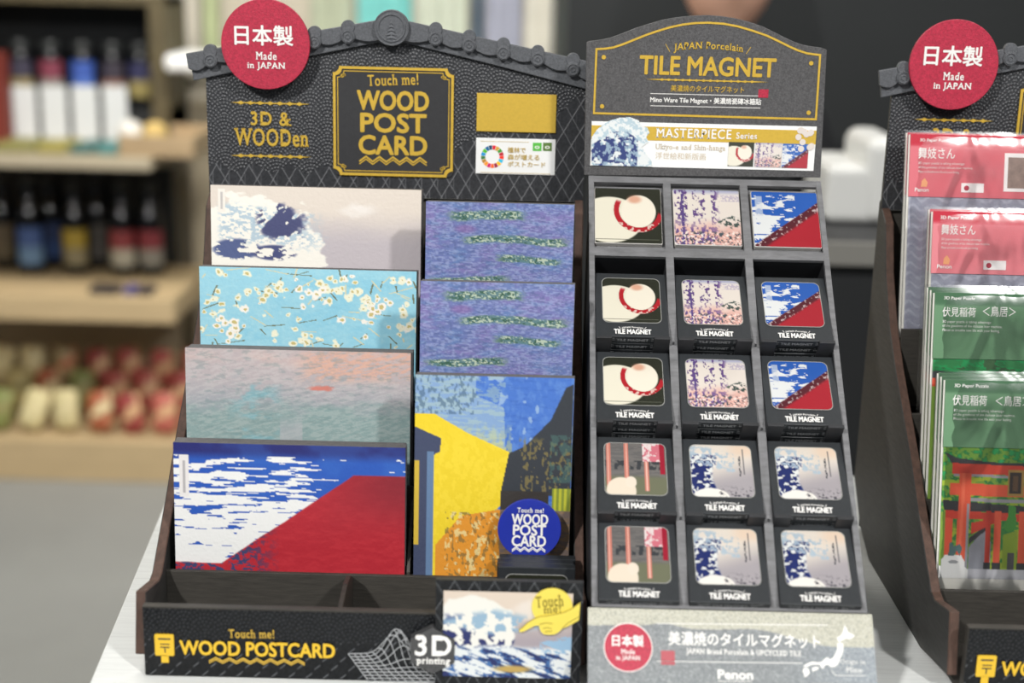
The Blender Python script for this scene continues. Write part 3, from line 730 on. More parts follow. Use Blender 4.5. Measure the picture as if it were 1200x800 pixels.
# printed wire-frame hill
mb = MB(); NX, NY = 15, 9
def hill(i, j):
    s, t = i / NX, j / NY
    u = (408 + (432 - 408) * t) * (1 - s) + (512 + (566 - 512) * t) * s; v = 765.5 + (798 - 765.5) * t
    g = math.exp(-(((s - .50) / .15) ** 2 + ((t - .16) / .24) ** 2)); return b_(u, v - 34 * g)
for j in range(NY + 1): mb.ribbon(FP, [hill(i / 3, j) for i in range(0, NX * 3 + 1)], .00038, .0005, .0009)
for i in range(NX + 1): mb.ribbon(FP, [hill(i, j / 3) for j in range(0, NY * 3 + 1)], .00038, .0005, .0009)
mb.build('wire_frame_hill', M_line, fpan, SO, fix=False)
# --- touch sign in front
GP = Panel((XIL, .7765, TZ))
g_ = lambda u, v, d=0: GP.px(u, v, d)
p, q = g_(511, 679), g_(681, 797); p = (p[0], p[1]); q = (min(q[0], fw + .004), .001)
sign = MB().prism(GP, [(p[0], q[1]), (q[0], q[1]), (q[0], p[1]), (p[0], p[1])], -.0040, -.0002).build('touch_sign', M_dark, stand, SO)
art_obj('embossed_frame', emboss(GP, p[0], q[0], lambda a: np.full(a.shape, q[1]), lambda a: np.full(a.shape, p[1]), .0006, lambda A, Bb: np.zeros(A.shape), .0005, (20, 22, 25)), M_front, sign, SO)
p, q = g_(520, 691), g_(668, 794.5)
def pic_wide(x, y):
    n = fbm(x * 5, y * 4, 101); k = fbm(x * 16, y * 12, 103); f = fbm(x * 5 + y * 9, y * 26 - x * 14, 105)
    a = Art(x, y, (222, 206, 190)); a.mix(ss(.15, .6, y), (168, 158, 164)); a.mix((1 - ss(.5, 1, np.sqrt(((x - .72) / .2) ** 2 + ((y - .2) / .15) ** 2) + .4 * (n - .5))) * .7, (232, 224, 216))
    m = 1 - ss(.97, 1.02, np.sqrt(((x - .22) / .34) ** 2 + ((y - .5) / .46) ** 2) + .3 * (n - .5)); a.mix(m, (236, 234, 226))
    a.mix(m * (k > .5) * ss(.24, .34, y), (42, 50, 104)); a.mix((k > .48) * (1 - ss(.1, .2, np.abs(y - .36) + .3 * np.abs(x - .4))), (150, 180, 202))
    a.mix(ss(.60, .68, y + .1 * (n - .5)), (226, 230, 230)); a.mix(ss(.62, .7, y) * (f > .5), (70, 112, 168)); a.mix(ss(.62, .7, y) * (f > .6), (38, 48, 100))
    a.mix((1 - ss(.4, 1, np.sqrt(((x - .55) / .2) ** 2 + ((y - .9) / .06) ** 2))), (190, 160, 90)); a.mix((y > .6 - .4 * (x - .7)) * (x > .75) * (y < .7) * (f > .42), (150, 184, 212))
    return a.c * .93
art_obj('picture', art_grid(GP, p[0], q[1], q[0], p[1], .0008, .0006, pic_wide), M_picture, sign, SO)
yc, yr = g_(647, 711, .0015), .0121
M_yel = mat('yellow_sticker', (226, 206, 84), .5)
stk = MB().disc(GP, yc[0], yc[1], yr, .0009, .0016, 48).build('yellow_disc', M_yel, sign, SO)
mb = MB(); text(mb, GP, 'Touch', (628, 698, 660, 711), .0018, bold=.01, serif=True, rot=math.radians(6)); text(mb, GP, 'me!', (637, 709, 657, 718), .0018, bold=.01, serif=True, rot=math.radians(6))
mb.build('olive_lettering', mat('olive_print', (140, 124, 40), .5), sign, SO, fix=False)
hand = [(838, 362), (832, 352), (845, 342), (872, 318), (900, 300), (930, 288), (960, 285), (1000, 278), (1040, 270), (1080, 252), (1120, 222), (1114, 305), (1085, 322), (1060, 335), (1035, 345), (1018, 362), (1000, 372), (975, 374), (950, 372), (936, 360), (930, 345), (926, 330), (905, 332), (880, 345), (860, 356)]
hpts = [g_(400 + x / 4, 650 + y / 4, .0022) for x, y in hand]
MB().prism(GP, hpts, .0017, .0024).build('pointing_hand_cutout', M_yel, sign, SO)
mb = MB(); mb.ribbon(GP, hpts[1:11], .0003, .0024, .0026)
for L in ([(930, 325), (960, 318), (990, 322)], [(945, 345), (965, 340), (985, 345)], [(955, 360), (972, 357), (988, 358)], [(1035, 345), (1060, 320), (1112, 290)]): mb.ribbon(GP, [g_(400 + x / 4, 650 + y / 4, .0024) for x, y in L], .0003, .0023, .0026)
mb.build('hand_outline', mat('olive_print', (140, 124, 40)), sign, SO, fix=False)
hx, hr = GP.px(507, 760.5, -.001), .0153
M_hex = mat('charcoal_plate', (66, 66, 67), .5, .3, 500, bump=.2, bscale=900)
hexo = MB().prism(GP, [(hx[0] + hr * math.sin(PI / 3 * k), hx[1] + hr * math.cos(PI / 3 * k)) for k in range(6)], -.0050, .0016).build('hexagon_badge', M_hex, stand, SO, bevel=.0003)
mb = MB(); text(mb, GP, '3D', (487, 744.5, 528.5, 768), .0018, bold=.03, serif=True); text(mb, GP, 'printing', (488, 770.5, 527.5, 780), .0018, bold=.03, serif=True)
mb.build('lettering', M_white, hexo, SO, fix=False)

# --- the same stand again to the right
SO3 = Vector((.2704, .7885, TZ)); YAW3 = math.radians(0.2)
stand3 = copy_tree(stand)
for ch in kids(stand3):
    if ch.name.startswith('centre_divider'): bpy.data.objects.remove(ch)      # this stand is one wide pocket per step
stand3.location = SO3; stand3.rotation_euler = (0, 0, YAW3)
M3 = Matrix.Translation(SO3) @ Matrix.Rotation(YAW3, 4, 'Z') @ Matrix.Translation(-SO)
HP3 = Panel(M3 @ HP.o, (math.cos(YAW3), math.sin(YAW3), 0)); b3 = HP3.px(1118, 76, .012)
for ch in kids(stand3):
    if ch.name.startswith('round_badge'): ch.location = (b3[0] - bc[0], 0, b3[1] - bc[1])     # this badge is stuck on a little lower
tag(stand, 'black stepped display stand holding postcards, with gabled roof header', 'display stand', 'black gabled display stands')
tag(stand3, 'black stepped display stand holding plastic-wrapped puzzles, cut by the right edge', 'display stand', 'black gabled display stands')

# ================================================================== POSTCARDS in the left stand
def postcard(i, x0, x1, h, pic, label, step, dx=0.0, lean=4.0, dy=0.0, relief=True):
    yr, yc, zb = TIER[i]
    l = math.radians(lean)
    P = Panel((x0, yc + dy, wz(zb + .0012)), (1, 0, 0), (0, math.sin(l), math.cos(l)))
    w = x1 - x0
    mb = MB().prism(P, [(0, 0), (w, 0), (w, h), (0, h)], -.0040, -.0003)
    o = mb.build('postcard', M_cardside, None, P.o, bevel=.0002)
    art_obj('picture', art_grid(P, 0, 0, w, h, 0, step, pic), M_relief if relief else M_picture, o, P.o)
    tag(o, label, 'postcard', 'postcards in the stepped stand')
    return P, o, w
def behind(P, w, h, k, label, dx=0.0):
    o = MB().prism(P, [(dx, 0), (w + dx, 0), (w + dx, h), (dx, h)], -.0042 * k - .0040, -.0042 * k - .0003).build('postcard', M_cardside, None, P.o, bevel=.0002)
    tag(o, label, 'postcard', 'postcards in the stepped stand')
XA0, XA1, XB0, XB1 = -.2140, -.0660, -.0602, .0398
P, o, w = postcard(0, XA0, XA1, .1, pic_redblue, 'landscape postcard with white streaks on deep blue above a red slope, lowest on left', .00055)
behind(P, w, .1, 1, 'grey-edged postcard directly behind the red and blue one', .0004); behind(P, w, .1, 2, 'grey-edged postcard third back behind the red and blue one', -.0003)
P, o, w = postcard(1, XA0, XA1, .1, pic_mist, 'landscape postcard of hazy grey-pink and teal with one small coral mark', .00055)
behind(P, w, .1, 1, 'grey-edged postcard directly behind the hazy pink and teal one', .0010); behind(P, w, .1, 2, 'grey-edged postcard third back behind the hazy pink and teal one', .0012)
P, o, w = postcard(2, XA0, XA1, .1, pic_blossom, 'light blue landscape postcard scattered with cream blossom flecks', .0005)
behind(P, w, .1, 1, 'grey-edged postcard directly behind the light blue blossom one', .0008)
P, o, w = postcard(3, XA0, XA1, .1, pic_beige, 'beige landscape postcard with white and navy foam, topmost on left of stand', .00055)
behind(P, w, .1, 1, 'grey-edged postcard directly behind the beige and navy one', .0009)
P, o, w = postcard(0, XB0, XB1, .148, pic_yellow, 'portrait postcard with yellow wall, blue sky and orange ground behind the blue round sign', .00055, dy=-.0005)
behind(P, w, .148, 1, 'dark-edged postcard directly behind the yellow and blue one', .0006)
P, o, w = postcard(1, XB0, XB1, .148, pic_violet, 'blue-violet and green portrait postcard, lower one, directly above the yellow card', .00055)
behind(P, w, .148, 1, 'dark-edged postcard directly behind the lower blue-violet one', .0006)
P, o, w = postcard(2, XB0, XB1, .148, pic_violet, 'blue-violet and green portrait postcard, upper one, at the top of right column', .00055)
behind(P, w, .148, 1, 'dark-edged postcard directly behind the upper blue-violet one', .0006)

# blue round sign standing behind the little packages
DP = Panel((XIL, .8425, TZ))
dc = DP.px(620.3, 620); dr = DP.px(657.5, 620)[0] - dc[0]
dpo = [(dc[0] + dr * math.cos(t), dc[1] + dr * math.sin(t)) for t in np.linspace(math.radians(-62), math.radians(242), 60)]
foot = TZ + .0042
dpo += [(dpo[-1][0], foot - TZ), (dpo[0][0], foot - TZ)]
do = Vector((XIL + dc[0], .8435, foot))
disc_o = MB().prism(DP, dpo, -.0018, 0).build('round_sign', M_blue, None, do, bevel=.0003)
tag(disc_o, 'blue round sign with white lettering in front of the yellow postcard', 'sign')
mb = MB(); text(mb, DP, 'Touch me!', (606.5, 595, 637, 600.5), .0002, bold=.03, serif=True); text(mb, DP, 'WOOD', (600, 602.5, 642, 614.5), .0002, bold=.04); text(mb, DP, 'POST', (601.5, 615, 639.5, 627), .0002, bold=.04); text(mb, DP, 'CARD', (600, 627.5, 639.5, 640), .0002, bold=.04)
zig(mb, DP, 600, 639, 641, 646.5, .0003, 4, .0007)
mb.build('lettering', M_white, disc_o, do, fix=False)

# ================================================================== MAGNET PACKAGES
PW, PH, PT = .0482, .0556, .0066
LPk = Panel((0, 0, 0))                          # local: x right, z up, front face towards -y
EDGE = Panel((0, 0, 0), (1, 0, 0), (0, -1, 0))  # the underside
M_edge = mat('faint_white_print', (150, 152, 154), .5)
def edge_print():
    mb = MB(); text(mb, EDGE, 'TILE MAGNET', (-.0105, -.0044, .0105, -.0022), .0001, bold=.03, px=False)
    r = random.Random(3)
    for sx in (-1, 1):
        for k in range(9):
            x = sx * (.0125 + k * .00085); 
            for y in (-.0022, -.0040):
                if r.random() < .75: mb.prism(EDGE, [(x, y), (x + .0005, y), (x + .0005, y + .0005), (x, y + .0005)], 0, .0001)
    return mb
def sleeve_mb():
    mb = MB(); a = PW / 2
    mb.prism(LPk, [(-a, 0), (a, 0), (a, PH), (-a, PH)], -PT, 0)
    return mb
PROTO = {}
def make_package(key, pic):
    o = sleeve_mb().build('magnet_package', M_pack, None, (0, 0, 0), bevel=.0004)
    x0, x1 = -PW * .40, PW * .40; z1 = PH * .912; z0 = z1 - (x1 - x0) * 1.0
    MB().ring(LPk, rrect(x0 - .0004, z0 - .0004, x1 + .0004, z1 + .0004, .0042), rrect(x0, z0, x1, z1, .0040), .0, .0004).build('window_rim', mat('pale_rim', (150, 150, 146), .4), o, (0, 0, 0))
    art_obj('tile', art_grid(LPk, x0, z0, x1, z1, .0003, .00045, pic, .0040), M_tile, o, (0, 0, 0))
    mb = MB(); text(mb, LPk, 'TILE MAGNET', (-.0122, .0023, .0122, .0062), .0002, bold=.045, px=False)
    text(mb, LPk, 'JAPAN Porcelain', (-.0072, .0070, .0072, .0086), .0002, bold=.02, serif=True, px=False, arc=.4)
    mb.ribbon(LPk, [(-.0090, .0084), (-.0080, .0068)], .0003, .0001, .0002); mb.ribbon(LPk, [(.0090, .0084), (.0080, .0068)], .0003, .0001, .0002)
    mb.build('lettering', M_white, o, (0, 0, 0), fix=False)
    edge_print().build('edge_lettering', M_edge, o, (0, 0, 0), fix=False)
    return o
def make_plain():
    o = sleeve_mb().build('magnet_package', M_pack, None, (0, 0, 0), bevel=.0004)
    edge_print().build('edge_lettering', M_edge, o, (0, 0, 0), fix=False)
    return o
RP = Panel((.1335, .778, wz(-.3705)), (1, 0, 0), (0, 1, 1))
LEAN = math.radians(54)
NP = Vector((0, -math.cos(LEAN), math.sin(LEAN))); UPP = Vector((0, math.sin(LEAN), math.cos(LEAN)))
ROTP = (-LEAN, 0, 0)
COLA = (-.0541, 0.0, .0541)
ROWV = {2: 360.0, 3: 455.0, 4: 558.0, 5: 658.5}         # seen height of each row's package at the middle column
DES = {k: (lambda f: (lambda x, y: f(x, y) * .92))(f) for k, f in (('cream', tile_cream), ('lilac', tile_lilac), ('redblue', tile_redblue), ('navy', tile_navy), ('grey', tile_grey))}
LOOK = {'cream': 'cream shape with red band', 'lilac': 'lilac and peach pattern', 'redblue': 'red slope under blue sky', 'navy': 'navy and white foam', 'grey': 'grey room with coral bars'}
PLAN = {2: ('cream', 'lilac', 'redblue'), 3: ('cream', 'lilac', 'redblue'), 4: ('grey', 'navy', 'navy'), 5: ('grey', 'navy', 'navy')}
COLNAME = ('left', 'middle', 'right')
ROWNAME = {2: 'second row', 3: 'third row', 4: 'fourth row', 5: 'bottom row'}
BACKN = {2: 3, 3: 3, 4: 3, 5: 1}
plain = None
ROOTS = []
for row in (2, 3, 4, 5):
    bmid = RP.px(850, ROWV[row])[1]
    for c in range(3):
        key = PLAN[row][c]
        if key not in PROTO: o = PROTO[key] = make_package(key, DES[key])
        else: o = copy_tree(PROTO[key])
        cpt = RP.w(COLA[c], bmid, .0005)
        loc = cpt - UPP * (PH / 2)
        o.location = loc; o.rotation_euler = ROTP; ROOTS.append((row, c, loc))
        tag(o, 'black boxed tile magnet, %s, %s, %s column of grey rack' % (LOOK[key], ROWNAME[row], COLNAME[c]), 'magnet', 'boxed tile magnets in the grey rack')
        for k in range(1, BACKN[row] + 1):
            if plain is None: q = plain = make_plain()
            else: q = copy_tree(plain)
            jit = random.uniform(-.0006, .0006)
            q.location = loc - NP * (PT + .0003) * k + UPP * random.uniform(-.0002, .0008) + Vector((jit, 0, 0)); q.rotation_euler = ROTP
            tag(q, '%s black box under the %s one, %s, %s column of rack' % (('first', 'second', 'third')[k - 1], {'cream': 'cream and red', 'lilac': 'lilac', 'redblue': 'red and blue', 'navy': 'navy and white', 'grey': 'grey and coral'}[key], ROWNAME[row], COLNAME[c]), 'magnet', 'boxed tile magnets in the grey rack')
# three more stand upright in the tray of the postcard stand
px_c = Panel((0, .822, TZ)).px(629, 670)[0]
for k in range(3):
    q = copy_tree(PROTO['cream'] if k == 0 else plain)
    q.location = (px_c + (0, -.0008, .0006)[k], .8215 + k * (PT + .0002), TZ + .0042); q.rotation_euler = (0, 0, 0)
    tag(q, ('black boxed tile magnet standing below the blue round sign', 'black box right behind the boxed magnet below blue round sign', 'black box nearest the blue round sign, rearmost of three upright ones')[k], 'magnet', 'boxed tile magnets in the postcard stand')

# ================================================================== MAGNET RACK
RO = Vector((.1335, .778, TZ))
rack = empty('magnet_rack', RO); tag(rack, 'grey tilted rack of square tile magnets with arched dark header', 'display rack')
HW = .0822
def pbox(mb, P, a0, a1, b0, b1, d0, d1): return mb.prism(P, [(a0, b0), (a1, b0), (a1, b1), (a0, b1)], d0, d1)
bt = RP.px(830, 209)[1]; b1t = RP.px(830, 216)[1]; b1b = RP.px(830, 292.5)[1]; b2t = RP.px(830, 302)[1]; bbt = RP.px(853, 708.5)[1]
hc = .0244
mb = MB()
pbox(mb, RP, -HW, COLA[0] - hc, 0, bt, -.003, 0); pbox(mb, RP, COLA[2] + hc, HW, 0, bt, -.003, 0)
for c in (0, 1): pbox(mb, RP, COLA[c] + hc, COLA[c + 1] - hc, bbt, b1t, -.003, -.0001)
pbox(mb, RP, COLA[0] - hc, COLA[2] + hc, 0, bbt, -.003, -.0002); pbox(mb, RP, COLA[0] - hc, COLA[2] + hc, b1t, bt, -.003, -.0002); pbox(mb, RP, COLA[0] - hc, COLA[2] + hc, b2t, b1b, -.003, -.0002)
mb.build('face_frame', M_rack, rack, RO)
mb = MB(); pbox(mb, RP, COLA[0] - hc, COLA[2] + hc, b1b - .004, b1t - .0012, -.0072, -.0042)
mb.build('tile_board', M_rack, rack, RO)
mb = MB()
for c in (0, 1): pbox(mb, RP, COLA[c] + hc + .0005, COLA[c + 1] - hc - .0005, bbt, b2t, -.052, -.003)
pbox(mb, RP, COLA[0] - hc - .003, COLA[0] - hc, 0, b2t, -.052, -.003); pbox(mb, RP, COLA[2] + hc, COLA[2] + hc + .003, 0, b2t, -.052, -.003)
mb.build('partition', M_rackin, rack, RO)
mb = MB(); pbox(mb, RP, -HW + .003, HW - .003, .004, bt - .002, -.055, -.052); mb.build('back_board', M_rackin, rack, RO)
mb = MB()
pbox(mb, RP, COLA[0] - hc, COLA[2] + hc, b1b - .0065, b1b - .004, -.052, -.003)
mb.build('shelf', M_rackin, rack, RO)
for row in (2, 3, 4):
    for c in range(3):
        loc = [r[2] for r in ROOTS if r[0] == row and r[1] == c][0]
        S = Panel(loc, (1, 0, 0), -NP)          # d runs up the package
        for sx in (-1, 1):
            mb = MB(); a = sorted((sx * .0140, sx * .0243)); pbox(mb, S, a[0], a[1], -.0020, .036, -.0030, -.0006)
            mb.build('shelf_tab', M_rackin, rack, RO, bevel=.0003)
sp = [(.735, wz(-.4254)), (.7785, wz(-.3712)), (1.0005, wz(-.1492)), (1.0005, wz(-.185)), (.978, wz(-.4254))]
for x0, x1 in ((RO.x - HW, RO.x - HW + .0025), (RO.x + HW - .0025, RO.x + HW)):
    MB().yz(sp, x0, x1).build('side_panel', M_rackin, rack, RO)
# header
RHP = Panel((RO.x - HW, 1.003, wz(-.145)))
hp = [(684.5, 205), (687.5, 50), (690, 48.4), (702, 47), (715, 44.5), (730, 39), (745, 33), (762, 27.5), (777, 23.2), (792, 20.5), (810, 18.5), (830, 17.8), (846, 19), (862, 21.5), (878, 25.5), (894, 31), (908, 38), (922, 45), (932, 49.5), (942, 52.8), (952, 54.6), (963, 56), (969, 58.5), (961.5, 208)]
RHEAD = MB().prism(RHP, RHP.pts(hp), -.0035, 0).build('header_panel', M_rhead, rack, RO, bevel=.0003)
gb = [(696, 132.5), (699, 57.5), (709, 57), (719, 55.5), (731, 51.5), (745, 45.8), (757, 41), (770, 36.5), (785, 32), (800, 28.8), (815, 27), (830, 26.6), (848, 27.8), (865, 31), (882, 36), (898, 41.5), (912, 48), (925, 54.5), (935, 59), (946, 62.5), (961, 64.5), (956, 139.7)]
mb = MB(); mb.ribbon(RHP, RHP.pts(gb), .0014, 0, .0004, closed=True)
for u, v in ((707.5, 67), (950.5, 74), (705.5, 124.5), (947.5, 132)): p = RHP.px(u, v); mb.disc(RHP, p[0], p[1], .0015, 0, .0007, 20)
mb.build('gold_border', M_gold, RHEAD, RO)
mb = MB(); text(mb, RHP, 'JAPAN Porcelain', (790, 49, 871, 60), .0002, bold=.018, serif=True, arc=.28)
for pp in ([(780, 51.5), (785, 60.5)], [(880, 55), (874.5, 63)]): mb.ribbon(RHP, RHP.pts(pp), .0004, 0, .0002)
text(mb, RHP, 'TILE MAGNET', (750, 67, 909, 88.5), .0003, bold=.035)
chain(mb, RHP, 757, 900, 94.5, .0004, 14, 1.6)
text(mb, RHP, '美濃焼のタイルマグネット', (786, 100.5, 872, 108), .0002, bold=.01)
mb.build('gold_lettering', M_gold, RHEAD, RO, fix=False)
mb = MB(); text(mb, RHP, 'Mino Ware Tile Magnet・美濃焼瓷磚冰箱貼', (762, 114.3, 892, 122.5), .0002, bold=.02, serif=False)
for v0, v1 in ((109.5, 112.5), (123.8, 126.6)): mb.ribbon(RHP, RHP.pts([(762, v0), (891, v1)]), .0004, 0, .0002)
mb.build('white_lettering', M_white, RHEAD, RO, fix=False)
p, q = RHP.px(889, 104.5), RHP.px(900, 114.5)
mb = MB(); pbox(mb, RHP, p[0], q[0], q[1], p[1], .0001, .0003); mb.build('red_seal', M_red, RHEAD, RO)
# banner strip
BP = RHP.lift(.0002); bq = RHP.pts([(693.5, 141), (957, 149), (955, 200.5), (692, 193.5)])
a0, a1 = bq[0][0], bq[1][0]; bb1 = (bq[0][1] + bq[1][1]) / 2; bb0 = (bq[2][1] + bq[3][1]) / 2
ban = MB(); pbox(ban, RHP, a0, a1, bb0, bb1, .0001, .0006); ban = ban.build('banner', M_label, RHEAD and rack, RO)
def vb(f): return bb1 + (bb0 - bb1) * f
mb = MB(); pbox(mb, RHP, a0, a1, vb(.40), vb(.09), .0006, .0008); mb.build('mustard_stripe', M_goldplate, ban, RO)
mb = MB(); text(mb, RHP, 'MASTERPIECE', (769, 151, 857, 162), .0010, bold=.02, serif=True); text(mb, RHP, 'Series', (863, 155.5, 887, 162.8), .0010, bold=.02, serif=True); mb.build('white_lettering', M_white, ban, RO, fix=False)
mb = MB(); text(mb, RHP, 'Ukiyo-e and Shin-hanga', (768, 169.5, 850, 177.5), .0008, bold=.005, serif=True); text(mb, RHP, '浮世絵和新版画', (768, 179, 827, 187), .0008); mb.build('tan_lettering', mat('tan_print', (206, 190, 164), .5), ban, RO, fix=False)
# pale blue-white patch at its left end, rising over the edge
r_ = random.Random(4)
cut = [(693, 193.3), (693.5, 160), (700, 151), (708, 145), (716, 140.5), (726, 137.8), (738, 137), (748, 140.5), (752, 147), (758, 149), (761, 155), (757, 160), (760, 166), (752, 172), (757, 180), (763, 188), (764, 194.8)]
cp = RHP.pts(cut)
ca0 = min(p[0] for p in cp); ca1 = max(p[0] for p in cp); cb0 = min(p[1] for p in cp); cb1 = max(p[1] for p in cp)
def pic_patch(x, y):
    k = fbm(x * 10, y * 8, 121); g = fbm(x * 24, y * 18, 123)
    a = Art(x, y, (226, 230, 230)); a.mix((k > .47) * (y > .3) * (x < .75) * ((y - .3) > .9 * np.abs(x - .45) - .12), (58, 70, 122)); a.mix((g > .55) * .8, (172, 196, 208)); return a.c
co, q4, l4 = art_grid(RHP, ca0, cb0, ca1, cb1, .0011, .0005, pic_patch)
def inside(pt, poly):
    r = False; n = len(poly)
    for i in range(n):
        (x0, y0), (x1, y1) = poly[i], poly[(i + 1) % n]
        if (y0 > pt[1]) != (y1 > pt[1]) and pt[0] < (x1 - x0) * (pt[1] - y0) / (y1 - y0) + x0: r = not r
    return r
keep = [inside(((co[f[0]][0] + co[f[2]][0]) / 2 - RHP.o.x, (co[f[0]][2] + co[f[2]][2]) / 2 - RHP.o.z), cp) for f in q4]
art_obj('blue_white_patch', (co, q4[np.array(keep)], l4), M_picture, ban, RO)
for (u0, v0, u1, v1, fn) in ((854, 166, 882, 195, tile_cream), (885.5, 167, 914.5, 196, tile_lilac), (917.5, 168, 945.5, 197, tile_redblue)):
    p, q = RHP.px(u0, v0), RHP.px(u1, v1); art_obj('tile_picture', art_grid(RHP, p[0], q[1], q[0], p[1], .0010, .0005, (lambda f: (lambda x, y: f(x, y) * .88 + 28))(fn)), M_picture, ban, RO)
mb = MB()
cols = []
for k in range(12):
    u, v = 934 + 20 * r_.random(), 150 + 26 * r_.random(); p = RHP.px(u, v)
    if p[0] < a1 - .002: mb.disc(RHP, p[0], p[1], .0022, .0009, .0011 + k * 1e-5, 14)
mb.build('pale_flowers', mat('pale_flower_print', (222, 212, 204), .5), ban, RO)
# bare tiles on the top row
for c, (key, nm) in enumerate((('cream', 'left'), ('lilac', 'middle'), ('redblue', 'right'))):
    ts = .0466; bm_ = (b1b + b1t) / 2 - .0008
    cpt = RP.w(COLA[c] + (-.0008, 0, .0008)[c], bm_, 0)
    PT_ = Panel(cpt, RP.ax, RP.ay)
    o = MB().prism(PT_, rrect(-ts / 2, -ts / 2, ts / 2, ts / 2, .001, 3), -.0041, -.0001).build('bare_tile', mat('white_porcelain', (214, 210, 204), .25), None, cpt, bevel=.0003)
    art_obj('glazed_face', art_grid(PT_, -ts / 2 + .0003, -ts / 2 + .0003, ts / 2 - .0003, ts / 2 - .0003, .0001, .0005, DES[key], .001), M_tile, o, cpt)
    tag(o, 'unboxed square sample tile, %s, at %s of the top row' % (LOOK[key], nm), 'magnet', 'sample tiles on the top row')
# base panel
th = math.radians(38)
BPn = Panel((RO.x - .0845, .7765, wz(-.3705)), (1, 0, 0), (0, math.sin(th), math.cos(th)))
BW, BH = .169, -.0551 / math.cos(th) + .0004
def pic_base(x, y):
    n = fbm(x * 210, y * 90, 131, 2); a = Art(x, y, (132, 136, 138)); a.mix(ss(.6, 1, x) * .5, (160, 170, 180))
    e = .155 - .035 * np.exp(-((x - .27) / .06) ** 2) - .01 * np.sin(x * 12) + .12 * ss(.55, .85, x)
    a.mix(y < e, (188, 186, 170)); a.mix(ss(.5, .8, n) * .3, (220, 222, 222)); a.mix((1 - ss(.25, .45, n)) * .25, (90, 96, 100)); return a.c
base = MB(); pbox(base, BPn, 0, BW, BH, 0, -.0025, -.0002); base = base.build('base_panel', M_side, rack, RO)
art_obj('printed_face', art_grid(BPn, 0, BH, BW, 0, 0, .0004, pic_base), paintmat('speckled_paper', .6, .4, 1200, .4), base, RO)
pc = BPn.px(736, 758.5); pr = (BPn.px(765, 758.5)[0] - BPn.px(707.5, 758.5)[0]) / 2
bd = MB().disc(BPn, pc[0], pc[1], pr, .0001, .0006, 56); bd = bd.build('round_badge', M_red, base, RO)
mb = MB(); text(mb, BPn, '日本製', (717.5, 744, 754, 757), .0008, bold=.025); text(mb, BPn, 'Made', (728, 760.5, 744, 766), .0008, bold=.02, serif=True); text(mb, BPn, 'in JAPAN', (722, 768, 750, 774.5), .0008, bold=.02, serif=True)
mb.ring(BPn, circ(pc[0], pc[1], pr, 56), circ(pc[0], pc[1], pr * .965, 56), .0006, .0008)
text(mb, BPn, '美濃焼のタイルマグネット', (783.5, 741.5, 961, 757.5), .0002, bold=.018)
text(mb, BPn, 'JAPAN Brand Porcelain & UPCYCLED TILE', (804.5, 761, 938.5, 769), .0002, bold=.022, serif=True)
text(mb, BPn, 'Penon', (841.5, 785, 882, 795.5), .0002, bold=.05)
for pp in ([(770, 730.3), (970, 732.3)], [(770, 774.6), (940, 776.8)], [(841, 798), (881, 798.3)]): mb.ribbon(BPn, BPn.pts(pp), .0004, 0, .0002)
text(mb, BPn, 'Origin in', (985, 773, 1014, 779), .0002, serif=True); text(mb, BPn, 'Mino', (992, 781.5, 1010, 788), .0002, serif=True)
mb.ribbon(BPn, BPn.pts([(974, 785), (979, 791), (1014, 791.5)]), .0003, 0, .0002)
mb.build('white_lettering', M_white, base, RO, fix=False)
p, q = BPn.px(774.5, 762), BPn.px(791, 779)
mb = MB(); pbox(mb, BPn, p[0], q[0], q[1], p[1], .0001, .0002); mb.build('red_seal', mat('faded_red_print', (176, 84, 92), .6), base, RO)
isl = [[(1032, 108), (1040, 120), (1046, 135), (1060, 142), (1073, 150), (1062, 158), (1048, 163), (1038, 160), (1022, 168), (1012, 174), (1004, 168), (1003, 156), (1014, 150), (1024, 138), (1028, 122)],
       [(1004, 178), (1016, 176), (1026, 180), (1028, 198), (1024, 218), (1014, 240), (1006, 262), (994, 270), (980, 272), (968, 262), (956, 264), (950, 276), (942, 276), (936, 262), (918, 262), (902, 262), (888, 270), (874, 272), (872, 266), (888, 256), (906, 250), (930, 254), (944, 250), (958, 236), (968, 234), (972, 242), (986, 236), (998, 216), (1004, 198)],
       [(872, 276), (884, 274), (894, 282), (896, 296), (886, 306), (876, 312), (874, 298), (868, 288)], [(904, 276), (918, 270), (932, 272), (930, 280), (918, 284), (908, 290)]]
mb = MB()
for L in isl: mb.prism(BPn, BPn.pts([(680 + x * .3, 700 + y * .3) for x, y in L]), .0001, .0003)
mb.build('island_map', M_white, base, RO)

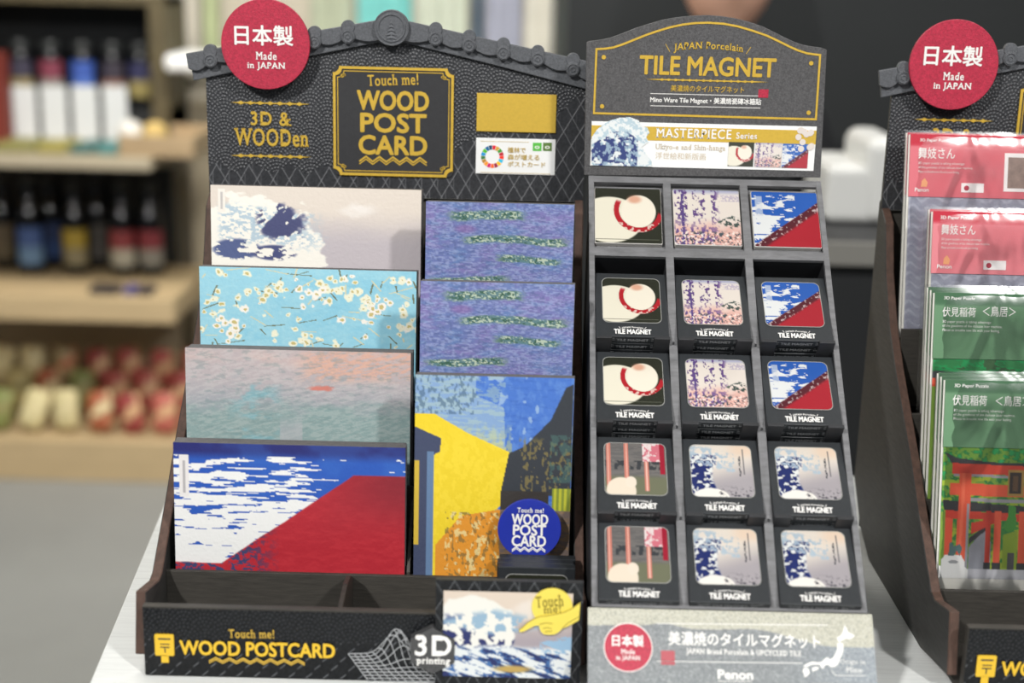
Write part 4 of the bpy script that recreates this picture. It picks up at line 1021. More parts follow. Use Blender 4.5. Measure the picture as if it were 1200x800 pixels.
# ================================================================== WRAPPED PAPER PUZZLES in the right stand
M3 = Matrix.Translation(SO3) @ Matrix.Rotation(YAW3, 4, 'Z') @ Matrix.Translation(-SO)
AX3 = (math.cos(YAW3), math.sin(YAW3), 0)
def pic_torii(pts_fn):
    def fn(x, y):
        u, v = pts_fn(x, y); k = fbm(u / 6, v / 5, 141); g = fbm(u / 14, v / 9, 143)
        a = Art(u, v, (110, 150, 60)); a.mix(k > .5, (52, 122, 62)); a.mix((k > .6) & (v < 560), (44, 150, 84)); a.mix((g > .56) & (v > 555), (150, 172, 56))
        R1, R2, DK = (196, 68, 50), (214, 92, 64), (58, 58, 60)
        a.rect(1090, 600, 1110, 668, (120, 150, 60)); a.poly([(1102, 590), (1111, 590), (1110, 668), (1101, 668)], R2); 
        a.poly([(1097, 586), (1200, 592), (1300, 596), (1300, 603), (1100, 598)], DK); a.poly([(1102, 598), (1300, 604), (1300, 612), (1102, 607)], R1)
        a.poly([(1130, 668), (1131, 640), (1152, 614), (1156, 630), (1157, 668)], (146, 148, 156)); a.poly([(1130, 630), (1153, 612), (1153, 618), (1131, 637)], DK); a.poly([(1133, 612), (1160, 606), (1160, 612), (1133, 625)], R1)
        for x0, x1 in ((1150, 1156), (1160, 1168), (1189, 1198), (1205, 1214), (1235, 1244)):
            a.rect(x0, 598, x1, 668, R2 if x0 != 1150 else R1); a.rect(x0 - 1, 658, x1 + 1, 672, DK)
        a.poly([(1171, 625), (1187, 620), (1188, 664), (1171, 664)], (132, 156, 52)); a.poly([(1176, 590), (1184, 592), (1186, 615), (1190, 618), (1176, 622), (1170, 616), (1175, 606)], (70, 140, 60))
        a.rect(1177, 646, 1185, 680, (84, 82, 84)); 
        a.rect(1094, 666, 1310, 678, (190, 190, 196))
        a.poly([(1097, 530), (1112, 537), (1150, 541), (1220, 543), (1300, 540), (1310, 533), (1310, 542), (1300, 547), (1150, 548), (1108, 545)], DK)
        a.poly([(1107, 543), (1300, 548), (1300, 558), (1108, 555)], R1); a.poly([(1110, 555), (1300, 559), (1300, 562), (1110, 558)], (150, 150, 156))
        a.poly([(1106, 566), (1300, 570), (1300, 583), (1106, 580)], R2); a.poly([(1118, 583), (1300, 586), (1300, 590), (1118, 587)], (150, 150, 156))
        a.poly([(1117, 555), (1131, 555), (1129, 665), (1115, 665)], R2); a.poly([(1120, 555), (1124, 555), (1121, 665), (1118, 665)], (228, 120, 88), .7)
        a.rect(1173.5, 550, 1193, 580, (160, 130, 70)); a.rect(1176, 553, 1190, 577, (60, 52, 48)); a.rect(1180, 556, 1186, 574, (120, 90, 60), .6)
        a.poly([(1127, 590), (1130, 590), (1130, 668), (1126, 668)], (150, 150, 156))
        a.poly([(1094, 663), (1099, 663), (1099, 655), (1103, 650), (1122, 650), (1126, 657), (1127, 664), (1131, 668), (1131, 678), (1094, 678)], (226, 226, 224)); a.ell(1113, 658, 6, 2, (150, 152, 154))
        a.poly([(1106, 651), (1108, 643), (1107, 637), (1110, 635), (1113, 640), (1120, 637), (1123, 642), (1120, 651), (1117, 645), (1113, 651)], (84, 112, 112))
        return a.c
    return fn
def pic_waves(top):
    def fn(x, y):
        a = Art(x, y, (152, 154, 168)); q = np.sin(x * 70 + 2 * np.sin(x * 17)) * .02; t = ((y + q) * 15) % 1
        a.mix((t < .3) * .5, (190, 192, 204)); a.mix((fbm(x * 40, y * 30, 151) > .55) * .25, (120, 122, 140)); return a.c
    return fn
def pic_leaf(x, y):
    k = fbm(x * 26, y * 30, 161); a = Art(x, y, (46, 128, 72)); a.mix(k > .5, (32, 150, 84)); a.mix(k > .62, (60, 96, 60))
    t = y - .08 - .03 * np.sin(x * 5); a.mix((t > 0) & (t < .05), (62, 62, 66)); a.mix((t > .05) & (t < .10), (200, 80, 58)); a.mix(t > .10, (120, 150, 64))
    for cx in (.46, .54, .63, .72): a.ell(cx, .05, .035, .05, (40, 110, 84) if int(cx * 100) % 2 else (96, 160, 60), soft=.05)
    return a.c
def puzzle(i, u0, v0, vh, vbot, strip, body, pic, label, texts, extra, n_behind, ufilm):
    yr, yc, zb = TIER[i]
    base_pt = M3 @ Vector((XIL + .012, yc + .0015, wz(zb + .0014)))
    l = math.radians(12); up = Vector((0, math.sin(l), math.cos(l)))
    P = Panel(base_pt, AX3, up)
    x0, zt = P.px(u0, v0); zh = P.px(u0 + 2, vh)[1]; x1 = x0 + .200; xf, _ = P.px(ufilm, (v0 + vbot) / 2)
    xo = x0; xf = max(xf, -.0117 + .0004 * n_behind); x0 = max(x0, xf + .0024); x1 = x0 + .200
    du = (x0 - xo) * FPX / .93; u0 += du
    root = empty('paper_puzzle', P.o); tag(root, label, 'paper puzzle', 'plastic-wrapped paper puzzles in the right stand')
    mb = MB(); pbox(mb, P, x0 - .0014, x1, .001, zt, -.0022, -.0003); mb.build('backing_board', mat('white_board', (222, 220, 212), .6), root, P.o)
    W, Hh = x1 - x0, zt - zh
    def hd(x, y):
        a = Art(x, y, body); a.mix(1 - ss(.16, .2, y), strip); a.mix((np.abs(y - .70) < .008) * (x > .05) * .5 * extra, (190, 200, 190)); return a.c  # body paler than the strip: film glare put into the card's colour
    hc_ = MB(); pbox(hc_, P, x0 - .0004, x1 + .0004, zh, zt + .0004, -.0026, .0006); hc_ = hc_.build('header_card', mat('card_%d' % sum(body), body, .5), root, P.o)
    art_obj('printed_face', art_grid(P, x0 - .0004, zh, x1 + .0004, zt + .0004, .0007, .0015, hd), M_picture, hc_, P.o)
    if pic == 'torii':
        def toupx(x, y):
            return u0 - du + x * (W / (P.px(u0 + 100, v0)[0] - x0)) * 100, (vh + 1.5) + y * (vbot - vh - 1.5)
        zb_ = P.px(u0, vbot)[1]
        d = art_grid(P, x0, zb_, x1, zh, 0, .00055, pic_torii(toupx))
    else: d = art_grid(P, x0, .001, x1, zh, 0, .0008, pic)
    art_obj('picture', d, M_picture, root, P.o)
    mb = MB()
    for s, box, bold, ser in texts: text(mb, P, s, (box[0] + du, box[1], box[2] + du, box[3]), .0009, bold=bold, serif=ser)
    mb.build('lettering', M_white, hc_, P.o, fix=False)
    if not extra:
        uu, vv = u0, v0
        mb = MB(); p, q = P.px(uu + 58, vv + 57), P.px(uu + 84, vv + 68.5); pbox(mb, P, p[0], q[0], q[1], p[1], .0007, .0010); w_ = mb.build('origin_label', M_label, hc_, P.o)
        p = P.px(uu + 64, vv + 63); w_.data.materials.append(M_red); n0 = len(w_.data.polygons)
        m2 = MB(); m2.disc(P, p[0], p[1], .0018, .0010, .0012, 20)
        bm = bmesh.new(); bm.from_mesh(w_.data); vs = [bm.verts.new(tuple(Vector(v) - P.o)) for v in m2.v]
        for f in m2.f: fc = bm.faces.new([vs[k] for k in f]); fc.material_index = 1
        bm.to_mesh(w_.data); bm.free()
        mb = MB(); p, q = P.px(uu + 109, vv + 22), P.px(uu + 190, vv + 69); pbox(mb, P, p[0], q[0], q[1], p[1], .0007, .0010); th_ = mb.build('thumbnail', M_label, hc_, P.o)
        p, q = P.px(uu + 113, vv + 27), P.px(uu + 186, vv + 65)
        # a printed sheet of warm and grey tones inside the white border
        mb = MB(); pbox(mb, P, p[0], q[0], q[1], p[1], .0010, .0011); mb.build('flame_mark', M_gold, hc_, P.o) if False else None
        th_.data.materials.append(mat('thumb_grey', (150, 128, 118), .5, .3, 120))
        bm = bmesh.new(); bm.from_mesh(th_.data); vs = [bm.verts.new(tuple(Vector(v) - P.o)) for v in mb.v]
        for f in mb.f: fc = bm.faces.new([vs[k] for k in f]); fc.material_index = 1
        bm.to_mesh(th_.data); bm.free()
        p = P.px(uu + 14, vv + 58); mb = MB(); mb.prism(P, [(p[0] - .002, p[1] - .002), (p[0] + .002, p[1] - .002), (p[0] + .0028, p[1] + .001), (p[0] + .0005, p[1] + .0042), (p[0] - .0015, p[1] + .002)], .0007, .0009); mb.build('maker_mark', mat('pale_orange_print', (232, 170, 120), .5), hc_, P.o)
    # clear bag: front and back sheets joined at the edges
    fx0, fx1, fz0, fz1 = xf, x1 + .006, -.0001, zt + .0022
    mb = MB(); nx, nz = 20, 24; rr = random.Random(i)
    for d_, sgn in ((.0022, 1), (-.0032, -1)):
        vs = []
        for kz in range(nz + 1):
            for kx in range(nx + 1):
                s, t = kx / nx, kz / nz
                e = min(1, min(s, 1 - s) * 12) * min(1, (1 - t) * 14 + .15) * min(1, t * 10)
                dd = d_ * e - .0006 * (1 - e) + (rr.uniform(-.0002, .0002) if sgn > 0 and 0 < kx < nx else 0)
                vs.append(P.w(fx0 + (fx1 - fx0) * s, fz0 + (fz1 - fz0) * t, max(dd, .0012) if sgn > 0 and .06 < s < .94 and t < .97 else dd))
        mb.add(vs, [(kz * (nx + 1) + kx, kz * (nx + 1) + kx + 1, (kz + 1) * (nx + 1) + kx + 1, (kz + 1) * (nx + 1) + kx) for kz in range(nz) for kx in range(nx)])
    mb.smooth = True
    mb.build('clear_bag', M_film, root, P.o, fix=False)
    for k in range(1, n_behind + 1):
        c = copy_tree(root); sh = -.0004 * k
        c.location = Vector(root.location) + P.ax * sh - P.n * (.0064 * k) - Vector((0, 0, .0006 * k))
        c.location.z = root.location.z + .0004 * k
        tag(c, ('wrapped puzzle directly behind the ' if k == 1 else 'wrapped puzzle third back behind the ') + {3: 'topmost red-topped one in right stand', 2: 'second red-topped one in right stand', 1: 'upper green-topped one in right stand', 0: 'front shrine gate one in right stand'}[i], 'paper puzzle', 'plastic-wrapped paper puzzles in the right stand')
    return root
SMALL = ['3D paper puzzle is taking advantage', 'of the goodness of the delicate laser machine.', 'Please to breathe new life with your feeling.']
puzzle(3, 1062, 157.5, 230, 400, (190, 40, 60), (214, 112, 122), pic_waves(0), 'plastic-wrapped red-topped puzzle at the top of right stand, tiny scene at its right',
       [('3D Paper Puzzle', (1072, 162.5, 1107, 167), .01, False), ('舞妓さん', (1070, 173, 1113, 186), .012, False)] + [(t, (1070, 190 + 5 * k, (1124, 1134, 1118)[k], 193.5 + 5 * k), 0, False) for k, t in enumerate(SMALL)] + [('Penon', (1066, 220, 1082, 224.5), .02, False)], 0, 1, 1052)
puzzle(2, 1094, 248, 320, 480, (192, 42, 62), (220, 130, 138), pic_waves(0), 'plastic-wrapped red-topped puzzle with strong glare, second from top of right stand',
       [('3D Paper Puzzle', (1102, 253, 1140, 258), .01, False), ('舞妓さん', (1103, 263, 1143, 275), .012, False)] + [(t, (1103, 279 + 5 * k, (1150, 1160, 1146)[k], 282.5 + 5 * k), 0, False) for k, t in enumerate(SMALL)] + [('Penon', (1098, 310, 1115, 314.5), .02, False)], 0, 1, 1082)
puzzle(1, 1090, 343, 419.5, 560, (66, 104, 74), (100, 138, 104), pic_leaf, 'plastic-wrapped green-topped puzzle, its green roof picture mostly covered, third from top',
       [('3D Paper Puzzle', (1100, 347.5, 1136, 352), .01, False), ('伏見稲荷', (1098, 360, 1137, 371), .01, False), ('＜鳥居＞', (1145, 359, 1184, 371), .01, False)] + [(t, (1098, 375.5 + 5 * k, (1155, 1168, 1165)[k], 379.5 + 5 * k), 0, False) for k, t in enumerate(SMALL)], 1, 2, 1073)
puzzle(0, 1096, 445, 523, 677, (68, 106, 76), (104, 142, 108), 'torii', 'plastic-wrapped green-topped puzzle showing orange shrine gates, lowest in right stand',
       [('3D Paper Puzzle', (1106, 450, 1146, 455), .01, False), ('伏見稲荷', (1104, 463, 1144, 475), .01, False), ('＜鳥居＞', (1154, 464, 1194, 476), .01, False)] + [(t, (1105, 479.5 + 5 * k, (1164, 1177, 1173)[k], 483.5 + 5 * k), 0, False) for k, t in enumerate(SMALL)], 1, 2, 1087)

# ================================================================== BACKGROUND: bottle shelves on the left
def bgbox(mb, u0, v0, u1, v1, Y, depth, z0=None):
    vm = (v0 + v1) / 2; p, q = onY(u0, vm, Y), onY(u1, vm, Y); um = (u0 + u1) / 2
    zlo = onY(um, v1, Y).z if z0 is None else z0; zhi = onY(um, v0, Y).z
    return mb.box(p.x, Y, zlo, q.x, Y + depth, zhi)
M_bwood = mat('light_wood', (194, 170, 130), .6, .08, 6, (1, 1, 6)); M_bgrey = mat('greige_board', (176, 164, 140), .7, .05, 6)
M_bdark = mat('dark_case', (24, 26, 28), .6); M_bbrown = mat('olive_brown_wood', (86, 76, 52), .6, .15, 8)
SH = empty('display_shelf', (-1.4, 3.5, 0)); tag(SH, 'wooden display shelf unit with dark bottles and heaped packets, blurred at left', 'shelf unit')
sho = SH.location
mb = bgbox(MB(), -420, 512, 232, 577, 3.5, .62, 0.0); mb.build('base', M_bwood, SH, sho, bevel=.004)
zb_top = onY(-94, 512, 3.5).z
mb = bgbox(MB(), -420, 344, 204, 372, 3.5, .42); mb.build('shelf', M_bwood, SH, sho, bevel=.003); z_plank = onY(-108, 344, 3.5).z
mb = bgbox(MB(), -420, 178, 176, 193, 3.5, .60); mb.build('shelf', M_bgrey, SH, sho, bevel=.003); z_deck = onY(-122, 178, 3.5).z
mb = bgbox(MB(), -420, 190, 203, 312, 3.93, .03); mb.build('dark_back', M_bdark, SH, sho)
mb = bgbox(MB(), 228, 120, 272, 520, 3.93, .06, zb_top); mb.build('side_post', M_bgrey, SH, sho)
mb = bgbox(MB(), -420, 318, 210, 420, 4.02, .03, zb_top); mb.build('back_panel', M_bgrey, SH, sho)
# bottle case on the upper shelf
CS = empty('wooden_case', (-1.3, 3.78, z_deck)); tag(CS, 'dark open-fronted wooden case holding five bottles on the upper shelf', 'case')
p0 = onY(-75, 70, 3.78); p1 = onY(194, 6, 3.78); cx0, cx1, cz1 = p0.x, p1.x, p1.z + .02
MB().box(cx0, 3.98, z_deck + .002, cx1, 4.0, cz1).build('back', M_bdark, CS, CS.location)
MB().box(cx0, 3.78, z_deck + .001, cx1, 3.98, z_deck + .088).build('bottom', M_bdark, CS, CS.location)
MB().box(cx0, 3.78, cz1 - .02, cx1, 3.98, cz1).build('top', M_bbrown, CS, CS.location)
for x in (cx0, cx1 - .045): MB().box(x, 3.775, z_deck + .001, x + .045, 3.98, cz1).build('side', M_bbrown, CS, CS.location)
M_glass = mat('dark_bottle_glass', (14, 15, 18), .15, spec=.6); M_cap = mat('dark_cap', (44, 46, 46), .35)
def bottle(x, Y, z, s, col, col2, label, grp, squat=False):
    root = empty('bottle', (x, Y, z)); c = (x, Y, z)
    prof = [(0.030, 0), (.032, .004), (.032, .130), (.030, .150), (.020, .172), (.0145, .188), (.0132, .215)]
    if squat: prof = [(0.030, 0), (.032, .004), (.032, .128), (.029, .136), (.022, .142)]
    MB().lathe(c, [(r * s, h * s) for r, h in prof]).build('glass_body', M_glass, root, c, fix=False)
    MB().lathe(c, [(r * s, h * s) for r, h in ([(.0150, .213), (.0155, .216), (.0155, .230), (.0135, .233)] if not squat else [(.0240, .140), (.0250, .143), (.0250, .160), (.0230, .163)])]).build('cap', M_cap, root, c, fix=False)
    n = 14; vs = []; fs = []
    for h in (.025, .068, .115):
        for k in range(n + 1):
            t = -PI / 2 - 1.25 + 2.5 * k / n; vs.append((x + .0326 * s * math.cos(t), Y + .0326 * s * math.sin(t), z + h * s))
    for r in (0, 1):
        for k in range(n): fs.append((r * (n + 1) + k, r * (n + 1) + k + 1, (r + 1) * (n + 1) + k + 1, (r + 1) * (n + 1) + k))
    mb = MB().add(vs, fs); mb.smooth = True
    lo = mb.build('bottle_label', mat('blabel_%d_%d_%d' % col, col, .5), root, c, fix=False)
    lo.data.materials.append(mat('blabel_%d_%d_%d' % col2, col2, .5))
    for k, p in enumerate(lo.data.polygons): p.material_index = 1 if k >= n else 0
    tag(root, label, 'bottle', grp)
lower = [(6, 3.84, (104, 92, 70), (96, 84, 66), 'brown-labelled'), (38, 3.78, (112, 146, 184), (72, 98, 156), 'big bright blue-labelled'), (62, 3.875, (58, 86, 140), (50, 66, 110), 'dull blue-labelled'), (90, 3.79, (150, 140, 110), (176, 152, 60), 'yellow-labelled'), (116, 3.875, (92, 88, 84), (84, 80, 76), 'grey-labelled'), (145, 3.79, (190, 184, 166), (150, 66, 70), 'red and white-labelled'), (178, 3.80, (150, 146, 136), (140, 56, 64), 'red and white-labelled'), (-26, 3.66, (90, 80, 90), (80, 60, 90), 'purple-labelled')]
NMS = ['at left edge of lower shelf', 'on the lower shelf', 'behind the bright blue one on the lower shelf', 'on the lower shelf', 'on the lower shelf between yellow and red ones', 'on the lower shelf beside the grey one', 'at the far right end of lower shelf', 'beyond the left edge']
for (u, Y, c, c2, nm), pl in list(zip(lower, NMS))[:7]:
    s = 1.08 if u != 38 else 1.12
    q = onY(u, 300, Y); bottle(q.x, Y, z_plank + .0005, s, c, c2, 'dark %s bottle %s' % (nm, pl), 'bottles on the lower shelf')
upper = [(27, (150, 134, 90), (64, 60, 76), 'tan-labelled'), (62, (140, 132, 124), (128, 60, 76), 'red and grey-labelled'), (99, (84, 116, 190), (64, 92, 170), 'blue-labelled'), (134, (136, 96, 78), (60, 54, 64), 'copper-labelled'), (166, (150, 136, 84), (52, 52, 84), 'yellow-labelled')]
for k, (u, c, c2, nm) in enumerate(upper):
    q = onY(u, 110, 3.87); bottle(q.x, 3.87, z_deck + .0885, 1.02, c, c2, 'dark %s bottle in the wooden case on upper shelf' % nm, 'bottles in the wooden case', True)
M_tag = mat('white_tag', (212, 214, 214), .6)
for k, (u0, u1) in enumerate(((12, 41), (50, 77), (86, 113), (122, 148))):
    p, q = onY(u0, 143, 3.765), onY(u1, 101, 3.765)
    o = MB().box(p.x, 3.765, z_deck + .0005, q.x, 3.7658, q.z)
    o.box(p.x, 3.7658, z_deck + .0005, q.x, 3.7755 - .002, z_deck + .0013)
    tag(o.build('price_card', M_tag, None, (p.x, 3.765, z_deck)), ('white price card under the tan-labelled bottle', 'white price card under the red and grey-labelled bottle', 'white price card under the blue-labelled bottle', 'white price card under the copper-labelled bottle')[k], 'price card', 'white price cards in front of the case')
# red thing at the picture's left edge
p, q = onY(-34, 142, 3.70), onY(3, 62, 3.70)
o = MB().box(p.x, 3.70, z_deck + .0005, q.x, 3.75, q.z).build('red_box', mat('red_brown_box', (112, 40, 28), .6), None, ((p.x + q.x) / 2, 3.72, z_deck), bevel=.004); tag(o, 'red-brown upright box left of the white price cards, cut by picture edge', 'box')
# flat goods on the upper shelf
flat = [(-10, 38, (132, 128, 74), 'olive'), (42, 76, (150, 140, 70), 'mustard'), (82, 108, (66, 104, 100), 'dark teal'), (112, 136, (76, 128, 126), 'light teal')]
for k, (u0, u1, c, nm) in enumerate(flat):
    p, q = onY(u0, 176, 3.53), onY(u1, 160, 3.53)
    o = MB().box(p.x, 3.53, z_deck + .0005, q.x, 3.69, z_deck + .022).build('flat_packet', mat('packet_' + nm.replace(' ', '_'), c, .5), None, (p.x, 3.53, z_deck), bevel=.006); tag(o, '%s flat packet lying at the front of upper shelf' % nm, 'packet', 'flat packets on the upper shelf')
# wooden tray with two little things
p, q = onY(140, 196, 3.52), onY(226, 150, 3.52)
TR = empty('wooden_tray', (p.x, 3.52, onY(180, 190, 3.52).z)); tag(TR, 'tan wooden tray at right end of upper shelf, blurred', 'tray'); tz = TR.location.z
tz = z_deck + .001; TR.location.z = tz
M_tray = mat('tan_tray', (170, 146, 112), .6, .1, 10)
MB().box(p.x, 3.52, tz, q.x, 3.80, tz + .012).build('bottom', M_tray, TR, TR.location)
for (ax0, ay0, ax1, ay1) in ((p.x, 3.52, q.x, 3.535), (p.x, 3.785, q.x, 3.80), (p.x, 3.535, p.x + .012, 3.785), (q.x - .012, 3.535, q.x, 3.785)):
    MB().box(ax0, ay0, tz + .012, ax1, ay1, tz + .05).build('side', M_tray, TR, TR.location, bevel=.002)
for u, Y, c, nm in ((153, 3.60, (228, 224, 216), 'white'), (182, 3.58, (206, 176, 108), 'yellow')):
    q = onY(u, 165, Y); mb = MB().lathe((q.x, Y, tz + .0150), [(.02, 0), (.030, .012), (.033, .035), (.026, .055), (.010, .064)], 20)
    tag(mb.build('small_pouch', mat('pouch_' + nm, c, .6), None, (q.x, Y, tz + .0150), fix=False), 'small %s rounded pouch in the wooden tray' % nm, 'pouch')
q = onY(134, 335, 3.54); p = onY(160, 335, 3.54)
for k, (u0, u1, c, nm) in enumerate(((106, 140, (34, 34, 44), 'black'), (146, 160, (58, 60, 130), 'violet-blue'), (163, 180, (40, 38, 50), 'dark grey'))):
    p, q = onY(u0, 338, 3.56), onY(u1, 338, 3.56)
    o = MB().box(p.x, 3.54, z_plank + .0005, q.x, 3.60, z_plank + .016).build('card_holder', mat('holder_' + nm.replace('-', '_').replace(' ', '_'), c, .5), None, (p.x, 3.54, z_plank), bevel=.003); tag(o, 'small %s flat holder at right front of lower shelf' % nm, 'holder', 'flat holders on the lower shelf')
# heaped packets: yellowish on the left, red on the right
def pouch(name, loc, sx, sy, sz, rot, m):
    bm = bmesh.new(); bmesh.ops.create_uvsphere(bm, u_segments=16, v_segments=10, radius=1)
    for v in bm.verts:
        x, y, z = v.co; e = max(abs(x), abs(z)); 
        x = math.copysign(abs(x) ** .38, x); z = math.copysign(abs(z) ** .38, z)
        v.co = (x * sx, y * sy * (1 - .3 * abs(x)), z * sz)
    me = bpy.data.meshes.new(name); bm.to_mesh(me); bm.free(); me.materials.append(m)
    for p in me.polygons: p.use_smooth = True
    o = bpy.data.objects.new(name, me); COL.objects.link(o); o.location = loc; o.rotation_euler = rot; return o
ycol = [(206, 188, 140), (186, 168, 112), (160, 140, 100), (214, 200, 150), (130, 136, 76), (178, 150, 104), (168, 92, 60), (150, 160, 130)]
ynm = ['cream', 'straw yellow', 'light brown', 'pale cream', 'olive green', 'tan', 'rust', 'sage']
rcol = [(170, 78, 70), (184, 98, 84), (150, 60, 56), (214, 170, 100)]
rnm = ['bright red', 'coral red', 'deep red', 'golden']
def bump_mat(name, c, spot):
    if name in MATS: return MATS[name]
    m = mat(name, c, .5); nt = m.node_tree; b = nt.nodes['Principled BSDF']
    tc = nt.nodes.new('ShaderNodeTexCoord'); nz = nt.nodes.new('ShaderNodeTexNoise'); nz.inputs['Scale'].default_value = 26; nz.inputs['Detail'].default_value = 1
    cr = nt.nodes.new('ShaderNodeValToRGB'); cr.color_ramp.elements[0].position = .52; cr.color_ramp.elements[1].position = .6
    cr.color_ramp.elements[0].color = lin(c); cr.color_ramp.elements[1].color = lin(spot)
    nt.links.new(tc.outputs['Object'], nz.inputs['Vector']); nt.links.new(nz.outputs['Fac'], cr.inputs['Fac']); nt.links.new(cr.outputs['Color'], b.inputs['Base Color'])
    return m
place = ('front', 'middle', 'rear')
rg = random.Random(21)
for row, (Y, v) in enumerate(((3.57, 482), (3.68, 455), (3.79, 430))):
    for j in range(7):
        u = 2 + j * 38 + (row % 2) * 19 + rg.uniform(-2, 2)
        if u > 236: continue
        red = u > 116 - row * 3 + rg.uniform(-8, 8)
        idx = rg.randrange(8) if not red else rg.choice((0, 1, 2, 0))
        c, nm = (ycol[idx], ynm[idx]) if not red else (rcol[idx], rnm[idx])
        q = onY(u, v, Y)
        zc = zb_top + .056 + row * .030 + rg.uniform(0, .008)
        m = bump_mat(('ypack_%d' if not red else 'rpack_%d') % idx, c, ((222, 208, 160), (150, 140, 90), (196, 120, 80))[idx % 3] if not red else (214, 176, 130))
        o = pouch('snack_packet', (q.x, Y, zc), .0340, .024, .053, (rg.uniform(-.3, -.05), rg.uniform(-.35, .35), 0), m)
        pos = ('at its left edge', 'second from left', 'third from left', 'fourth from left', 'fifth from left', 'sixth from left', 'at its right end')[j]
        tag(o, '%s packet, %s row of the heap under the shelf, %s' % (nm, place[row], pos), 'packet', 'heaped packets on the shelf base')
# small white bracket by the wall post
p, q = onY(192, 84, 3.72), onY(232, 65, 3.72)
o = MB().box(p.x, 3.72, p.z, q.x + .1, 3.93, q.z).build('white_bracket', M_label, None, ((p.x + q.x) / 2, 3.9, p.z), bevel=.012); tag(o, 'white rounded bar sticking out beside the bottle case', 'bracket')
# pale hanging cloths on the back wall
for k, (u0, u1, c, nm) in enumerate(((196, 234, (206, 200, 186), 'off-white'), (236, 258, (192, 200, 160), 'pale green'), (362, 414, (178, 184, 160), 'mottled grey-green'), (418, 482, (120, 196, 190), 'turquoise'), (486, 548, (200, 206, 188), 'pale sage'), (552, 566, (112, 132, 150), 'narrow slate blue'), (568, 612, (170, 172, 186), 'lavender grey'), (615, 662, (222, 218, 204), 'cream'))):
    Y = 4.16; p, q = onY(u0 + 1, 30, Y), onY(u1 - 1, 30, Y); mb = MB(); n = 10
    vs = []; 
    for z in (1.0, 2.1):
        for j in range(n + 1): vs.append((p.x + (q.x - p.x) * j / n, Y + .008 * math.sin(j * 1.9 + k), z))
    for z in (1.0, 2.1):
        for j in range(n + 1): vs.append((p.x + (q.x - p.x) * j / n, Y + .004 + .008 * math.sin(j * 1.9 + k), z))
    N1 = n + 1; fs = []
    for j in range(n): fs += [(j, j + 1, N1 + j + 1, N1 + j), (2 * N1 + j, 3 * N1 + j, 3 * N1 + j + 1, 2 * N1 + j + 1), (N1 + j, N1 + j + 1, 3 * N1 + j + 1, 3 * N1 + j), (j, 2 * N1 + j, 2 * N1 + j + 1, j + 1)]
    fs += [(0, N1, 3 * N1, 2 * N1), (n, 2 * N1 + n, 3 * N1 + n, N1 + n)]
    mb.add(vs, fs); mb.smooth = True
    o = mb.build('hanging_cloth', mat('cloth_%d' % k, c, .8, .12, 7), None, ((p.x + q.x) / 2, Y, 1.0)); tag(o, '%s cloth hanging on the back wall above the gabled header' % nm, 'cloth', 'pale cloths hanging on the back wall')

# ================================================================== RIGHT BACKGROUND
cz = onY(1000, 283, 1.80).z
p, q = onY(900, 283, 1.80), onY(1300, 283, 1.80)
CT = empty('counter', ((p.x + q.x) / 2, 1.9, 0)); tag(CT, 'black counter with grey front edge seen between the rack and right stand', 'counter')
MB().box(p.x, 1.82, 0, q.x, 2.10, cz - .03).build('body', mat('black_counter', (26, 28, 30), .6), CT, CT.location)
MB().box(p.x - .01, 1.80, cz - .03, q.x + .01, 2.11, cz).build('top', mat('black_top', (30, 31, 33), .5), CT, CT.location, bevel=.002)
MB().box(p.x - .01, 1.792, cz - .030, q.x + .01, 1.7999, cz).build('grey_edge', mat('grey_edging', (128, 126, 120), .5), CT, CT.location, bevel=.001)
WB = empty('white_machine', (onY(1010, 262, 1.95).x, 1.95, cz)); tag(WB, 'white rounded machine with a taller right side on the black counter', 'machine')
p, q = onY(966, 262, 1.93), onY(1064, 196, 1.93)
M_ws = mat('white_shell', (226, 226, 222), .35)
MB().box(p.x, 1.93, cz + .0005, q.x, 2.09, q.z).build('body', M_ws, WB, WB.location, bevel=.012, seg=4)
p2, q2 = onY(1010, 262, 1.925), onY(1064, 163, 1.925)
MB().box(p2.x, 1.925, cz + .0005, q2.x, 2.08, q2.z).build('upright_housing', M_ws, WB, WB.location, bevel=.018, seg=5)

